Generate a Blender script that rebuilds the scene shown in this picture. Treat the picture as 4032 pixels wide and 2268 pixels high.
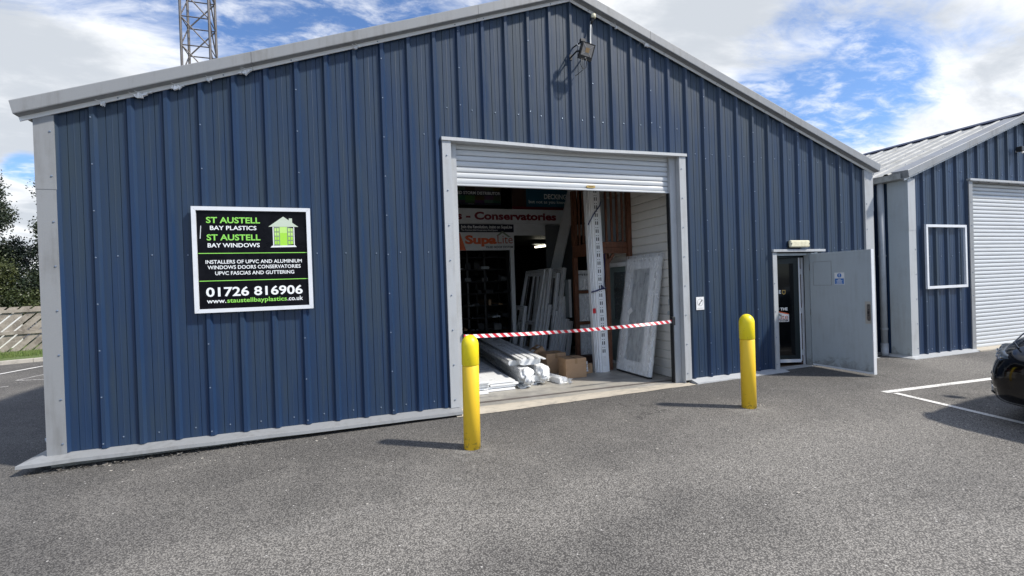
import bpy, math, random
import numpy as np
from mathutils import Vector, Matrix, Euler
random.seed(7); RNG = np.random.RandomState(11)
for o in list(bpy.data.objects): bpy.data.objects.remove(o)
SC = bpy.context.scene
COL = SC.collection
# ------------------------------------------------------------------ camera
CAM = Vector((-3.1456, -6.1955, 1.5937))
def cam_axes(y, p, r):
    f = Vector((math.sin(y)*math.cos(p), math.cos(y)*math.cos(p), math.sin(p)))
    ri = Vector((math.cos(y), -math.sin(y), 0)); u = ri.cross(f)
    return math.cos(r)*ri+math.sin(r)*u, -math.sin(r)*ri+math.cos(r)*u, f
cr, cu, cf = cam_axes(0.33235, -0.0074, -0.0338)
cd = bpy.data.cameras.new('camera'); cam = bpy.data.objects.new('camera', cd); COL.objects.link(cam)
cam.matrix_world = Matrix(((cr.x, cu.x, -cf.x, CAM.x), (cr.y, cu.y, -cf.y, CAM.y), (cr.z, cu.z, -cf.z, CAM.z), (0, 0, 0, 1)))
cd.sensor_width = 36; cd.lens = 1862.27/4032*36; cd.clip_end = 3000; cd.clip_start = .05
SC.camera = cam
# ------------------------------------------------------------------ light and exposure
SUN_DIR = Vector((-1.4, 1.0, -1.85)).normalized()          # the way the light travels
sl = bpy.data.lights.new('sun', 'SUN'); sl.energy = 2.75; sl.angle = math.radians(2.6); sl.color = (1, .95, .87)
so = bpy.data.objects.new('sun', sl); COL.objects.link(so); so.rotation_euler = SUN_DIR.to_track_quat('-Z', 'Y').to_euler()
so.location = (20, -20, 30)
SC.view_settings.view_transform = 'Standard'; SC.view_settings.look = 'None'
SC.view_settings.exposure = 0.98; SC.view_settings.gamma = 1
SC.render.engine = 'CYCLES'
SC.cycles.max_bounces = 8; SC.cycles.diffuse_bounces = 5; SC.cycles.transparent_max_bounces = 12
SC.cycles.use_denoising = True
W = bpy.data.worlds.new('World'); SC.world = W; W.use_nodes = True

class NT:
    """small helper for node trees"""
    def __init__(s, tree): s.t = tree; s.n = tree.nodes; s.l = tree.links
    def node(s, typ, **kw):
        n = s.n.new(typ)
        for k, v in kw.items(): setattr(n, k, v)
        return n
    def put(s, sock, v):
        if isinstance(v, bpy.types.NodeSocket): s.l.new(v, sock)
        elif v is not None:
            if sock.type == 'RGBA' and len(v) == 3: v = (*v, 1)
            sock.default_value = v
    def math(s, op, a, b=None, c=None, clamp=False):
        n = s.node('ShaderNodeMath', operation=op); n.use_clamp = clamp
        for i, v in enumerate((a, b, c)): s.put(n.inputs[i], v) if v is not None else None
        return n.outputs[0]
    def vmath(s, op, a, b=None):
        n = s.node('ShaderNodeVectorMath', operation=op); s.put(n.inputs[0], a)
        if b is not None: s.put(n.inputs[1], b)
        return n.outputs['Value'] if op in ('DOT_PRODUCT', 'LENGTH', 'DISTANCE') else n.outputs[0]
    def noise(s, vec, scale, detail=4, rough=.55, dist=0, out=0):
        n = s.node('ShaderNodeTexNoise'); s.put(n.inputs['Vector'], vec); n.inputs['Scale'].default_value = scale
        n.inputs['Detail'].default_value = detail; n.inputs['Roughness'].default_value = rough; n.inputs['Distortion'].default_value = dist
        return n.outputs[out]
    def voro(s, vec, scale, feature='F1', out='Distance', rand=1):
        n = s.node('ShaderNodeTexVoronoi', feature=feature); s.put(n.inputs['Vector'], vec); n.inputs['Scale'].default_value = scale
        n.inputs['Randomness'].default_value = rand
        return n.outputs[out]
    def ramp(s, fac, lo, hi, a=0., b=1.):
        n = s.node('ShaderNodeMapRange'); n.interpolation_type = 'SMOOTHSTEP'; s.put(n.inputs['Value'], fac)
        n.inputs['From Min'].default_value = lo; n.inputs['From Max'].default_value = hi
        n.inputs['To Min'].default_value = a; n.inputs['To Max'].default_value = b
        return n.outputs[0]
    def mix(s, fac, a, b, mode='MIX'):
        n = s.node('ShaderNodeMix', data_type='RGBA', blend_type=mode); s.put(n.inputs['Factor'], fac)
        s.put(n.inputs[6], a); s.put(n.inputs[7], b); return n.outputs[2]
    def scale(s, vec, v):
        n = s.node('ShaderNodeMapping'); s.put(n.inputs['Vector'], vec); n.inputs['Scale'].default_value = v; return n.outputs[0]
    def sep(s, vec):
        n = s.node('ShaderNodeSeparateXYZ'); s.put(n.inputs[0], vec); return n.outputs
    def comb(s, x, y, z):
        n = s.node('ShaderNodeCombineXYZ')
        for i, v in enumerate((x, y, z)): s.put(n.inputs[i], v)
        return n.outputs[0]
# ------------------------------------------------------------------ sky with clouds
def build_sky():
    n = NT(W.node_tree); n.n.clear()
    out = n.node('ShaderNodeOutputWorld'); bg = n.node('ShaderNodeBackground'); n.l.new(bg.outputs[0], out.inputs[0])
    sky = n.node('ShaderNodeTexSky', sky_type='NISHITA'); sky.sun_disc = False
    sky.sun_elevation = math.asin(-SUN_DIR.z); sky.sun_rotation = math.atan2(-SUN_DIR.x, -SUN_DIR.y)
    sky.altitude = 20; sky.air_density = 1.0; sky.dust_density = .6; sky.ozone_density = 2.2
    d = n.node('ShaderNodeTexCoord').outputs['Generated']
    x, y, z = n.sep(d)
    den = n.math('ADD', n.math('MAXIMUM', z, 0.0), .16)
    p = n.comb(n.math('DIVIDE', x, den), n.math('DIVIDE', y, den), 0.)
    p1 = n.vmath('ADD', p, (3.1, 1.7, 0))
    f1 = n.noise(n.scale(p1, (.75, 1.0, 1)), 1.15, 10, .58, .25)
    f2 = n.noise(n.scale(p1, (.8, 1.5, 1)), 5.2, 9, .64, .5)
    f = n.math('ADD', n.math('MULTIPLY', f1, .66), n.math('MULTIPLY', f2, .34))
    # where banks of cloud and clear gaps lie (directions, radius, amount)
    for (dx, dy, dz, rad, amp) in (
            (-.38, .88, .30, .30, .26), (-.45, .88, .10, .16, .26), (.06, .87, .46, .18, -.10), (-.12, .87, .46, .10, -.05),
            (-.435, .88, .190, .045, -.42), (.79, .53, .285, .14, -.145), (.70, .65, .27, .12, -.09), (.52, .72, .45, .26, .20), (.86, .36, .35, .22, .15), (.86, .47, .20, .13, .13), (.70, .68, .22, .09, .10)):
        c = n.vmath('DISTANCE', d, (dx, dy, dz))
        f = n.math('ADD', f, n.ramp(c, 0, rad, amp, 0))
    cov = n.ramp(f, .43, .635)
    # thin broken veil between the banks
    v1 = n.noise(n.scale(n.vmath('ADD', p, (7.7, 2.2, 0)), (1.0, 1.5, 1)), 7.5, 10, .64, .25); v2 = n.noise(p1, 1.6, 4, .5)
    veil = n.math('MULTIPLY', n.ramp(n.math('ADD', n.math('MULTIPLY', v1, .8), n.math('MULTIPLY', v2, .25)), .45, .72), .66)
    cov = n.math('MAXIMUM', cov, veil)
    und = n.noise(n.scale(n.vmath('ADD', p, (1.3, 5.1, 0)), (.7, 1.1, 1)), 1.9, 7, .58, .4)
    und = n.math('ADD', und, n.ramp(n.vmath('DISTANCE', d, (-.42, .87, .26)), 0, .22, .05, 0))
    thick = n.ramp(n.math('ADD', n.math('MULTIPLY', f, .55), n.math('MULTIPLY', und, 1.0)), .72, 1.0)
    ccol = n.mix(thick, (1.0, 1.01, 1.02), (.56, .595, .64))
    ccol = n.vmath('SCALE', ccol); ccol.node.inputs['Scale'].default_value = 6.5
    blue = n.mix(1.0, sky.outputs[0], (.66, .80, 1.0), 'MULTIPLY')
    m = n.mix(n.math('MULTIPLY', cov, .97), blue, ccol)
    n.l.new(m, bg.inputs[0]); bg.inputs[1].default_value = .095
build_sky()
# ------------------------------------------------------------------ materials
def mat(name, color=(.5, .5, .5), rough=.5, metal=0, spec=.5, build=None, emit=None, coat=0):
    m = bpy.data.materials.new(name); m.use_nodes = True
    n = NT(m.node_tree); b = n.n['Principled BSDF']
    b.inputs['Base Color'].default_value = (*color, 1); b.inputs['Roughness'].default_value = rough
    b.inputs['Metallic'].default_value = metal; b.inputs['Specular IOR Level'].default_value = spec
    b.inputs['Coat Weight'].default_value = coat; b.inputs['Coat Roughness'].default_value = .04
    if emit: b.inputs['Emission Color'].default_value = (*emit[:3], 1); b.inputs['Emission Strength'].default_value = emit[3]
    if build: build(n, b, n.node('ShaderNodeTexCoord').outputs['Object'])
    return m
def bump(n, b, h, strength, dist=.01):
    k = n.node('ShaderNodeBump'); k.inputs['Strength'].default_value = strength; k.inputs['Distance'].default_value = dist
    n.put(k.inputs['Height'], h); n.l.new(k.outputs[0], b.inputs['Normal'])
def worn(base, dirt, amount=.5, scale=3, rough=(.4, .6), stretch=(1, 1, 1), fine=60, bumpy=.05):
    """paint with soft patches of dirt and a fine grain"""
    def f(n, b, c):
        a = n.noise(n.scale(c, stretch), scale, 6, .6, .3)
        g = n.noise(c, fine, 3, .6)
        k = n.math('MULTIPLY', n.ramp(n.math('ADD', a, n.math('MULTIPLY', n.math('SUBTRACT', g, .5), .25)), .42, .75), amount)
        n.put(b.inputs['Base Color'], n.mix(k, base, dirt)); n.put(b.inputs['Roughness'], n.ramp(a, .3, .7, rough[0], rough[1]))
        if bumpy: bump(n, b, g, bumpy, .003)
    return f
def f_blue(n, b, c):
    x, y, z = n.sep(c)
    sheet = n.node('ShaderNodeTexWhiteNoise', noise_dimensions='1D'); n.put(sheet.inputs['W'], n.math('FLOOR', n.math('ADD', x, .33)))
    streak = n.noise(n.scale(c, (9, 9, .55)), 1.6, 5, .6, .2)
    big = n.noise(n.scale(c, (1, 1, .45)), .9, 3, .5)
    # a chalky bloom: strongest on the flat of each pan and high up on the wall, washed off below
    chalk = n.math('ADD', n.math('MULTIPLY', n.math('SUBTRACT', streak, .5), .75), n.math('ADD', n.math('MULTIPLY', big, .55), .375))
    chalk = n.math('ADD', chalk, n.math('MULTIPLY', n.math('SUBTRACT', sheet.outputs[0], .5), .10))
    chalk = n.math('ADD', chalk, n.math('MULTIPLY', n.math('SUBTRACT', z, 2.2), .035))
    rib = n.math('ABSOLUTE', n.math('SUBTRACT', n.math('FRACT', n.math('MULTIPLY', n.math('ADD', x, -.0143+.1667), 3.0)), .5))
    chalk = n.math('ADD', chalk, n.ramp(rib, .10, .28, -.06, .03))
    k = n.ramp(chalk, .42, .92)
    n.put(b.inputs['Base Color'], n.mix(k, (.0145, .0355, .086), (.0270, .0445, .0655)))
    n.put(b.inputs['Roughness'], n.math('ADD', n.math('MULTIPLY', k, .22), .33))
    wob = n.noise(n.scale(c, (2.5, 2.5, .8)), 2.2, 3, .5)
    bump(n, b, n.math('ADD', wob, n.math('MULTIPLY', n.noise(n.scale(c, (1, 1, .8)), 1.1, 2, .5), 2.2)), .28, .014)
M = {}
M['blue'] = mat('blue_sheet', build=f_blue, spec=.38)
def f_grey(base, dirt):
    def f(n, b, c):
        a = n.noise(c, 2.2, 6, .6); g = n.noise(c, 260, 2, .6); s = n.noise(n.scale(c, (6, 6, .6)), 2.5, 5, .6)
        k = n.ramp(n.math('ADD', n.math('MULTIPLY', a, .5), n.math('MULTIPLY', s, .5)), .46, .70)
        col = n.mix(n.math('MULTIPLY', k, .85), base, dirt)
        col = n.mix(n.ramp(g, .3, .7, 0, .22), col, (.15, .16, .18))
        n.put(b.inputs['Base Color'], col); n.put(b.inputs['Roughness'], n.ramp(a, .3, .7, .38, .58)); bump(n, b, g, .06, .002)
    return f
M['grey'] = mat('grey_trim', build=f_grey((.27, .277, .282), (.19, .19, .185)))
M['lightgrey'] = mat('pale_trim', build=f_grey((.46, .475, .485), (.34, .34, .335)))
def f_door(n, b, c):
    f_grey((.455, .505, .53), (.38, .405, .415))(n, b, c)
    z = n.sep(n.node('ShaderNodeNewGeometry').outputs['Position'])[2]
    k = n.ramp(n.math('SUBTRACT', n.noise(c, 7, 6, .7, .6), n.math('MULTIPLY', z, 1.1)), .30, .55, 0, .65)
    n.put(b.inputs['Base Color'], n.mix(k, b.inputs['Base Color'].links[0].from_socket, (.16, .16, .15)))
    sc = n.noise(n.scale(c, (1, 2, 9)), 6, 3, .6)
    n.put(b.inputs['Base Color'], n.mix(n.ramp(sc, .74, .80, 0, .45), b.inputs['Base Color'].links[0].from_socket, (.22, .23, .23)))
M['doorgrey'] = mat('grey_door_paint', build=f_door)
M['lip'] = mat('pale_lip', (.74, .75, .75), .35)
M['shutter'] = mat('shutter_white', build=worn((.56, .58, .595), (.42, .435, .44), .55, 2.5, (.35, .5), (.5, 1, 6), 90, .03))
M['white'] = mat('white_pvc', build=worn((.86, .87, .875), (.70, .71, .70), .35, 5, (.25, .4), (1, 1, 1), 50, .02))
M['whitedull'] = mat('white_board', build=worn((.72, .74, .75), (.5, .5, .49), .4, 4, (.5, .65)))
M['slot'] = mat('black_slot', (.012, .012, .014), .6)
M['screw'] = mat('screw_metal', (.22, .27, .35), .35, .5)
M['black'] = mat('black_plastic', (.012, .013, .015), .45)
M['rubber'] = mat('tyre_rubber', (.018, .018, .018), .8)
M['cable'] = mat('white_cable', (.6, .6, .58), .5)
M['blackpanel'] = mat('sign_black', build=worn((.004, .004, .006), (.012, .013, .017), .7, 3, (.22, .34), fine=30, bumpy=0), spec=.09)
M['alu'] = mat('sign_frame_white', build=worn((.72, .74, .77), (.55, .56, .58), .4, 6, (.3, .45)))
M['txtwhite'] = mat('lettering_white', (.85, .87, .87), .4)
M['txtgreen'] = mat('lettering_green', (.27, .68, .10), .4)
M['lime'] = mat('lime_print', (.37, .72, .06), .4)
M['limepale'] = mat('pale_lime_print', (.50, .78, .20), .4)
M['pearl'] = mat('pearl_print', (.55, .62, .50), .4)
M['printgrey'] = mat('grey_print', (.22, .27, .20), .5)
M['txtred'] = mat('lettering_maroon', (.20, .008, .022), .4)
M['txtorange'] = mat('lettering_orange', (.72, .11, .015), .4)
M['txtrust'] = mat('lettering_rust', (.42, .09, .05), .4)
M['txtdark'] = mat('lettering_dark', (.02, .022, .03), .5)
M['navy'] = mat('navy_print', (.008, .012, .032), .4)
M['teal'] = mat('teal_print', (.02, .12, .19), .4)
M['bluesticker'] = mat('blue_print', (.04, .17, .50), .4)
M['crimson'] = mat('crimson_print', (.22, .01, .03), .5)
def f_tiles(n, b, c):
    v = n.node('ShaderNodeTexVoronoi', distance='CHEBYCHEV'); n.put(v.inputs['Vector'], n.scale(c, (4.2, 4.2, 4.2))); v.inputs['Scale'].default_value = 1; v.inputs['Randomness'].default_value = .15
    g = n.noise(c, 30, 4, .6)
    n.put(b.inputs['Base Color'], n.mix(n.math('MULTIPLY', g, .75), v.outputs['Color'], (.05, .09, .05)))
    h = n.vmath('MULTIPLY', b.inputs['Base Color'].links[0].from_socket, (.16, .2, .16)); n.put(b.inputs['Base Color'], h)
M['tiles'] = mat('photo_print', build=f_tiles, rough=.4)
def f_yellow(n, b, c):
    x, y, z = n.sep(c)
    s = n.noise(n.scale(c, (14, 14, 2.2)), 2.2, 6, .65, .4); g = n.noise(c, 70, 4, .65); sp = n.noise(c, 22, 4, .7, .6)
    k = n.math('MULTIPLY', n.ramp(s, .56, .76), .25)
    col = n.mix(k, (.90, .585, .030), (.66, .40, .05))
    lowd = n.math('ADD', n.ramp(z, .0, .55, .10, -.02), n.ramp(z, .0, .07, .10, 0))
    col = n.mix(n.ramp(n.math('ADD', sp, lowd), .66, .76, 0, .6), col, (.22, .17, .05))
    n.put(b.inputs['Base Color'], col); b.inputs['Roughness'].default_value = .5; bump(n, b, g, .12, .004)
def f_cap(n, b, c):
    g = n.noise(c, 70, 4, .65); sp = n.noise(c, 26, 4, .7, .6)
    col = n.mix(n.ramp(sp, .62, .72, 0, .8), (.88, .70, .012), (.35, .28, .04))
    n.put(b.inputs['Base Color'], col); b.inputs['Roughness'].default_value = .42; bump(n, b, g, .08, .003)
M['yellow'] = mat('yellow_paint', build=f_yellow); M['cap'] = mat('yellow_cap', build=f_cap)
def f_asphalt(n, b, c):
    x, y, z = n.sep(c); c2 = n.comb(x, y, 0.)
    v1 = n.node('ShaderNodeTexVoronoi'); n.put(v1.inputs['Vector'], c2); v1.inputs['Scale'].default_value = 100
    v2 = n.node('ShaderNodeTexVoronoi'); n.put(v2.inputs['Vector'], c2); v2.inputs['Scale'].default_value = 260
    st = n.sep(v1.outputs['Color'])[0]; st2 = n.sep(v2.outputs['Color'])[1]
    stone = n.mix(n.ramp(st, .1, 1.0), (.104, .100, .094), (.242, .232, .217))
    stone = n.mix(n.ramp(st2, .45, 1, 0, .5), stone, (.34, .325, .30))
    gap = n.ramp(v1.outputs['Distance'], .36, .70)
    col = n.mix(gap, stone, (.070, .067, .064))
    big = n.noise(c2, .22, 4, .55, .6); mid = n.noise(c2, .95, 7, .68, .8)
    pat = n.math('ADD', n.math('MULTIPLY', big, .62), n.math('MULTIPLY', mid, .38))
    # worn wheel paths run along the front of the units; a darker band follows the wall foot
    yy = n.math('ADD', y, n.math('MULTIPLY', n.noise(c2, .35, 3, .5), 1.6))
    path = n.math('ADD', n.ramp(n.math('ABSOLUTE', n.math('ADD', yy, 2.0)), .0, .75, .11, 0), n.ramp(n.math('ABSOLUTE', n.math('ADD', yy, 3.7)), .0, .7, .09, 0))
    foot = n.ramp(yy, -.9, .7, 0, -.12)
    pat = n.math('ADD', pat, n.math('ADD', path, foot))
    col = n.mix(1., col, n.mix(n.ramp(pat, .34, .70), (.76, .752, .745), (1.44, 1.415, 1.37)), 'MULTIPLY')
    dust = n.math('MULTIPLY', n.ramp(n.noise(c2, 1.0, 8, .70, 1.0), .60, .76), n.ramp(n.noise(c2, 24, 4, .7), .42, .64))
    for (bx_, by_) in ((-1.97, -1.33), (1.635, -1.467)):
        dd = n.vmath('DISTANCE', c2, (bx_, by_-.08, 0)); dust = n.math('MAXIMUM', dust, n.math('MULTIPLY', n.ramp(dd, .10, .36, .45, 0), n.ramp(n.noise(c2, 9, 5, .7), .40, .62)))
    col = n.mix(n.math('MULTIPLY', dust, .6), col, (.36, .35, .33))
    oil = n.math('MULTIPLY', n.ramp(n.noise(n.vmath('ADD', c2, (13.1, 4.2, 0)), .8, 5, .6, .5), .69, .78), .35)
    col = n.mix(oil, col, (.045, .043, .042))
    # a few healed cracks
    wv = n.vmath('ADD', c2, n.vmath('SCALE', n.noise(c2, 1.6, 5, .6, 0, 1))); wv.node.inputs[1].links[0].from_node.inputs['Scale'].default_value = .9
    e = n.node('ShaderNodeTexVoronoi', feature='DISTANCE_TO_EDGE'); n.put(e.inputs['Vector'], wv); e.inputs['Scale'].default_value = .33
    crack = n.math('MULTIPLY', n.ramp(e.outputs['Distance'], .0012, .0045, .6, 0), n.ramp(n.noise(c2, .6, 3, .5), .50, .60))
    col = n.mix(crack, col, (.03, .029, .028))
    chip = n.math('MULTIPLY', n.math('GREATER_THAN', n.sep(n.voro(c2, 30, out='Color'))[2], .994), n.math('LESS_THAN', n.voro(c2, 30), .2))
    col = n.mix(chip, col, (.50, .48, .45))
    n.put(b.inputs['Base Color'], col); b.inputs['Roughness'].default_value = .8; b.inputs['Specular IOR Level'].default_value = .3
    bump(n, b, n.math('ADD', n.math('SUBTRACT', 1., v1.outputs['Distance']), n.math('MULTIPLY', st, .5)), .34, .005)
M['asphalt'] = mat('asphalt', build=f_asphalt)
def f_line(n, b, c):
    w = n.noise(c, 55, 5, .7); w2 = n.noise(c, 4, 4, .6)
    k = n.ramp(n.math('ADD', n.math('MULTIPLY', w, .75), n.math('MULTIPLY', w2, .35)), .53, .70)
    n.put(b.inputs['Base Color'], n.mix(k, (.80, .78, .74), (.28, .27, .255))); bump(n, b, w, .3, .004)
M['line'] = mat('line_paint', build=f_line, rough=.7)
def f_line_old(n, b, c):
    w = n.noise(c, 40, 5, .7)
    n.put(b.inputs['Base Color'], n.mix(n.ramp(w, .36, .56), (.55, .53, .49), (.20, .19, .185)))
M['line_old'] = mat('faded_line_paint', build=f_line_old, rough=.8)
def f_conc(n, b, c):
    a = n.noise(c, 1.8, 7, .65, .4); g = n.noise(c, 90, 3, .6); s = n.noise(n.scale(c, (1, 5, 1)), 2, 5, .6)
    col = n.mix(n.ramp(a, .35, .68), (.40, .375, .325), (.25, .24, .22)); col = n.mix(n.ramp(s, .52, .7, 0, .45), col, (.14, .135, .13))
    n.put(b.inputs['Base Color'], col); n.put(b.inputs['Roughness'], n.ramp(a, .3, .7, .35, .6)); bump(n, b, g, .1, .003)
M['concrete'] = mat('concrete_floor', build=f_conc)
M['apron'] = mat('concrete_threshold', build=worn((.47, .42, .34), (.24, .22, .19), .75, 5, (.7, .9), (1, 3, 1), 45, .25), rough=.8)
M['soil'] = mat('rubble', build=worn((.10, .09, .08), (.26, .25, .23), .8, 14, (.8, .95), fine=40, bumpy=.3))
M['sheetgrey'] = mat('grey_sheet', build=worn((.13, .14, .145), (.09, .095, .10), .5, 2))
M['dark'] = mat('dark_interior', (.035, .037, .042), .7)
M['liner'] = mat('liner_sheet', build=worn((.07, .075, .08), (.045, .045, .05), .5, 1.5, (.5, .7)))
def f_clad(n, b, c):
    a = n.noise(c, 3, 5, .6)
    n.put(b.inputs['Base Color'], n.mix(n.ramp(a, .4, .7, 0, .3), (.70, .685, .645), (.55, .53, .49))); b.inputs['Roughness'].default_value = .45
M['cream'] = mat('cream_cladding', build=f_clad)
def f_wood(base, dk):
    def f(n, b, c):
        a = n.noise(n.scale(c, (6, 6, 1.2)), 4, 6, .6, 1.2); g = n.noise(c, 25, 4, .6)
        n.put(b.inputs['Base Color'], n.mix(n.ramp(a, .35, .7), base, dk)); b.inputs['Roughness'].default_value = .6; bump(n, b, g, .08, .003)
    return f
M['cedar'] = mat('cedar_timber', build=f_wood((.17, .066, .032), (.08, .03, .015)))
def f_fence(n, b, c):
    a = n.noise(c, 2.5, 6, .65, .8); g = n.noise(c, 18, 5, .65)
    col = n.mix(n.ramp(a, .35, .68), (.34, .30, .25), (.17, .145, .12)); col = n.mix(n.ramp(g, .45, .75, 0, .5), col, (.45, .42, .37))
    n.put(b.inputs['Base Color'], col); b.inputs['Roughness'].default_value = .85; bump(n, b, g, .2, .01)
M['fence'] = mat('weathered_timber', build=f_fence)
M['card'] = mat('cardboard', build=worn((.42, .265, .15), (.33, .20, .11), .6, 4, (.7, .85), (1, 1, 3), 80, .06))
M['packtape'] = mat('brown_parcel_tape', (.34, .21, .11), .25)
M['glassdark'] = mat('dark_glass', (.004, .005, .006), .06, 0, .25)
M['greendoor'] = mat('sage_green_door', build=worn((.15, .20, .19), (.11, .15, .14), .4, 3, (.3, .45)))
M['leadglass'] = mat('obscured_glass', build=worn((.05, .065, .065), (.12, .14, .14), .6, 25, (.1, .3)))
M['greyglass'] = mat('grey_glass', build=worn((.26, .29, .30), (.17, .19, .20), .7, 2, (.12, .3)))
def f_film(n, b, c):
    a = n.noise(n.scale(c, (2, 3, .6)), 3, 5, .6, 1.2); r = n.noise(n.scale(c, (1, 1, .5)), 9, 4, .6, 1.)
    n.put(b.inputs['Alpha'], n.ramp(n.math('ADD', n.math('MULTIPLY', a, .6), n.math('MULTIPLY', r, .4)), .34, .68, .22, .50))
    b.inputs['Base Color'].default_value = (.88, .895, .90, 1); b.inputs['Roughness'].default_value = .3; bump(n, b, n.math('ADD', a, n.math('MULTIPLY', r, .3)), .25, .02)
M['film'] = mat('plastic_film', build=f_film)
def f_wrap(n, b, c):
    a = n.noise(n.scale(c, (6, 1.5, 6)), 5, 6, .65, 1.2); r = n.noise(c, 34, 4, .7, 1.)
    n.put(b.inputs['Base Color'], n.mix(n.ramp(a, .42, .66), (.88, .885, .885), (.72, .735, .735)))
    n.put(b.inputs['Roughness'], n.ramp(r, .3, .7, .12, .4)); bump(n, b, n.math('ADD', a, n.math('MULTIPLY', r, .2)), .45, .02)
M['wrap'] = mat('crumpled_wrap', build=f_wrap)
M['galv'] = mat('galvanised_steel', build=worn((.13, .12, .115), (.07, .06, .055), .6, 5, (.4, .6)), metal=.35)
M['rusty'] = mat('dull_steel', build=worn((.15, .135, .125), (.11, .085, .07), .7, 6, (.5, .7)), metal=.3)
M['roofgrey'] = mat('roof_sheet', build=worn((.40, .40, .38), (.22, .22, .20), .75, 3.5, (.6, .8), (1, 1, 1), 40, .05))
M['navyroof'] = mat('navy_flashing', (.020, .026, .060), .5)
M['pipe'] = mat('grey_pipe', build=worn((.40, .43, .46), (.24, .25, .26), .5, 4, (.35, .5)))
M['moss'] = mat('stained_gutter', build=worn((.34, .35, .34), (.09, .085, .07), .8, 5, (.6, .8)))
M['lens'] = mat('yellowed_lens', build=worn((.74, .70, .50), (.48, .43, .27), .6, 14, (.25, .4)))
M['brass'] = mat('brass_plate', (.55, .36, .12), .35, .8)
M['ledglass'] = mat('lamp_glass', (.26, .25, .24), .12)
M['led'] = mat('amber_led', (.32, .21, .10), .4)
M['paper'] = mat('paper', build=worn((.80, .80, .79), (.62, .62, .62), .5, 18, (.6, .7)))
M['greyink'] = mat('grey_ink', (.48, .48, .48), .7)
M['red'] = mat('red_tape', (.55, .02, .03), .4)
M['bluetie'] = mat('navy_strap', (.012, .016, .11), .4)
def f_tape(n, b, c):
    x, y, z = n.sep(c)
    k = n.math('GREATER_THAN', n.math('FRACT', n.math('DIVIDE', n.math('ADD', x, n.math('MULTIPLY', z, 1.0)), .105)), .5)
    n.put(b.inputs['Base Color'], n.mix(k, (.62, .018, .035), (.84, .83, .82)))
M['tape'] = mat('barrier_tape', build=f_tape, rough=.45)
M['carpaint'] = mat('black_car_paint', (.003, .003, .004), .12, 0, .35, coat=.25)
M['chrome'] = mat('chrome', (.7, .72, .75), .12, 1)
M['headglass'] = mat('headlamp_glass', build=worn((.10, .115, .13), (.015, .017, .02), .9, 16, (.04, .1), bumpy=0), coat=.5)
M['carglass'] = mat('car_glass', (.01, .012, .014), .04, 0, .7)
M['tube'] = mat('lit_tube', (.9, .9, .8), .4, emit=(1, .95, .75, 2.5))
def f_leaf(a, bb, c_):
    def f(n, b, c):
        big = n.noise(c, .8, 3, .6); g = n.node('ShaderNodeTexWhiteNoise', noise_dimensions='3D'); n.put(g.inputs[0], n.vmath('SNAP', c, (.23, .23, .23)))
        col = n.mix(n.ramp(big, .35, .65), a, bb); col = n.mix(n.math('MULTIPLY', g.outputs[0], .6), col, c_)
        n.put(b.inputs['Base Color'], col); b.inputs['Roughness'].default_value = .5
        b.inputs['Subsurface Weight'].default_value = 0
    return f
M['leafdark'] = mat('dark_foliage', build=f_leaf((.020, .034, .015), (.034, .048, .021), (.013, .021, .012)))
M['leafolive'] = mat('olive_foliage', build=f_leaf((.050, .068, .020), (.075, .088, .027), (.030, .042, .016)))
M['bark'] = mat('bark', build=worn((.10, .08, .06), (.05, .04, .03), .7, 8, (.8, .9), bumpy=.3))
M['grass'] = mat('grass', build=worn((.10, .16, .035), (.17, .19, .06), .8, 6, (.8, .9), fine=80, bumpy=.4))
M['grasssoil'] = mat('turf', build=worn((.09, .13, .035), (.14, .14, .06), .7, 8, (.9, .95), bumpy=.4))
M['kerb'] = mat('kerb_concrete', build=worn((.44, .41, .36), (.25, .23, .20), .7, 6, (.8, .9), bumpy=.2))
M['whitewall'] = mat('white_backing', build=worn((.78, .78, .76), (.6, .6, .58), .4, 2, (.8, .9)))
M['greendark'] = mat('dark_green_frame', (.008, .016, .018), .4)
M['mat'] = mat('coir_mat', build=worn((.22, .15, .09), (.12, .08, .05), .8, 20, (.9, .95), bumpy=.4))
M['timberdark'] = mat('dark_timber', (.06, .03, .02), .7)
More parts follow.
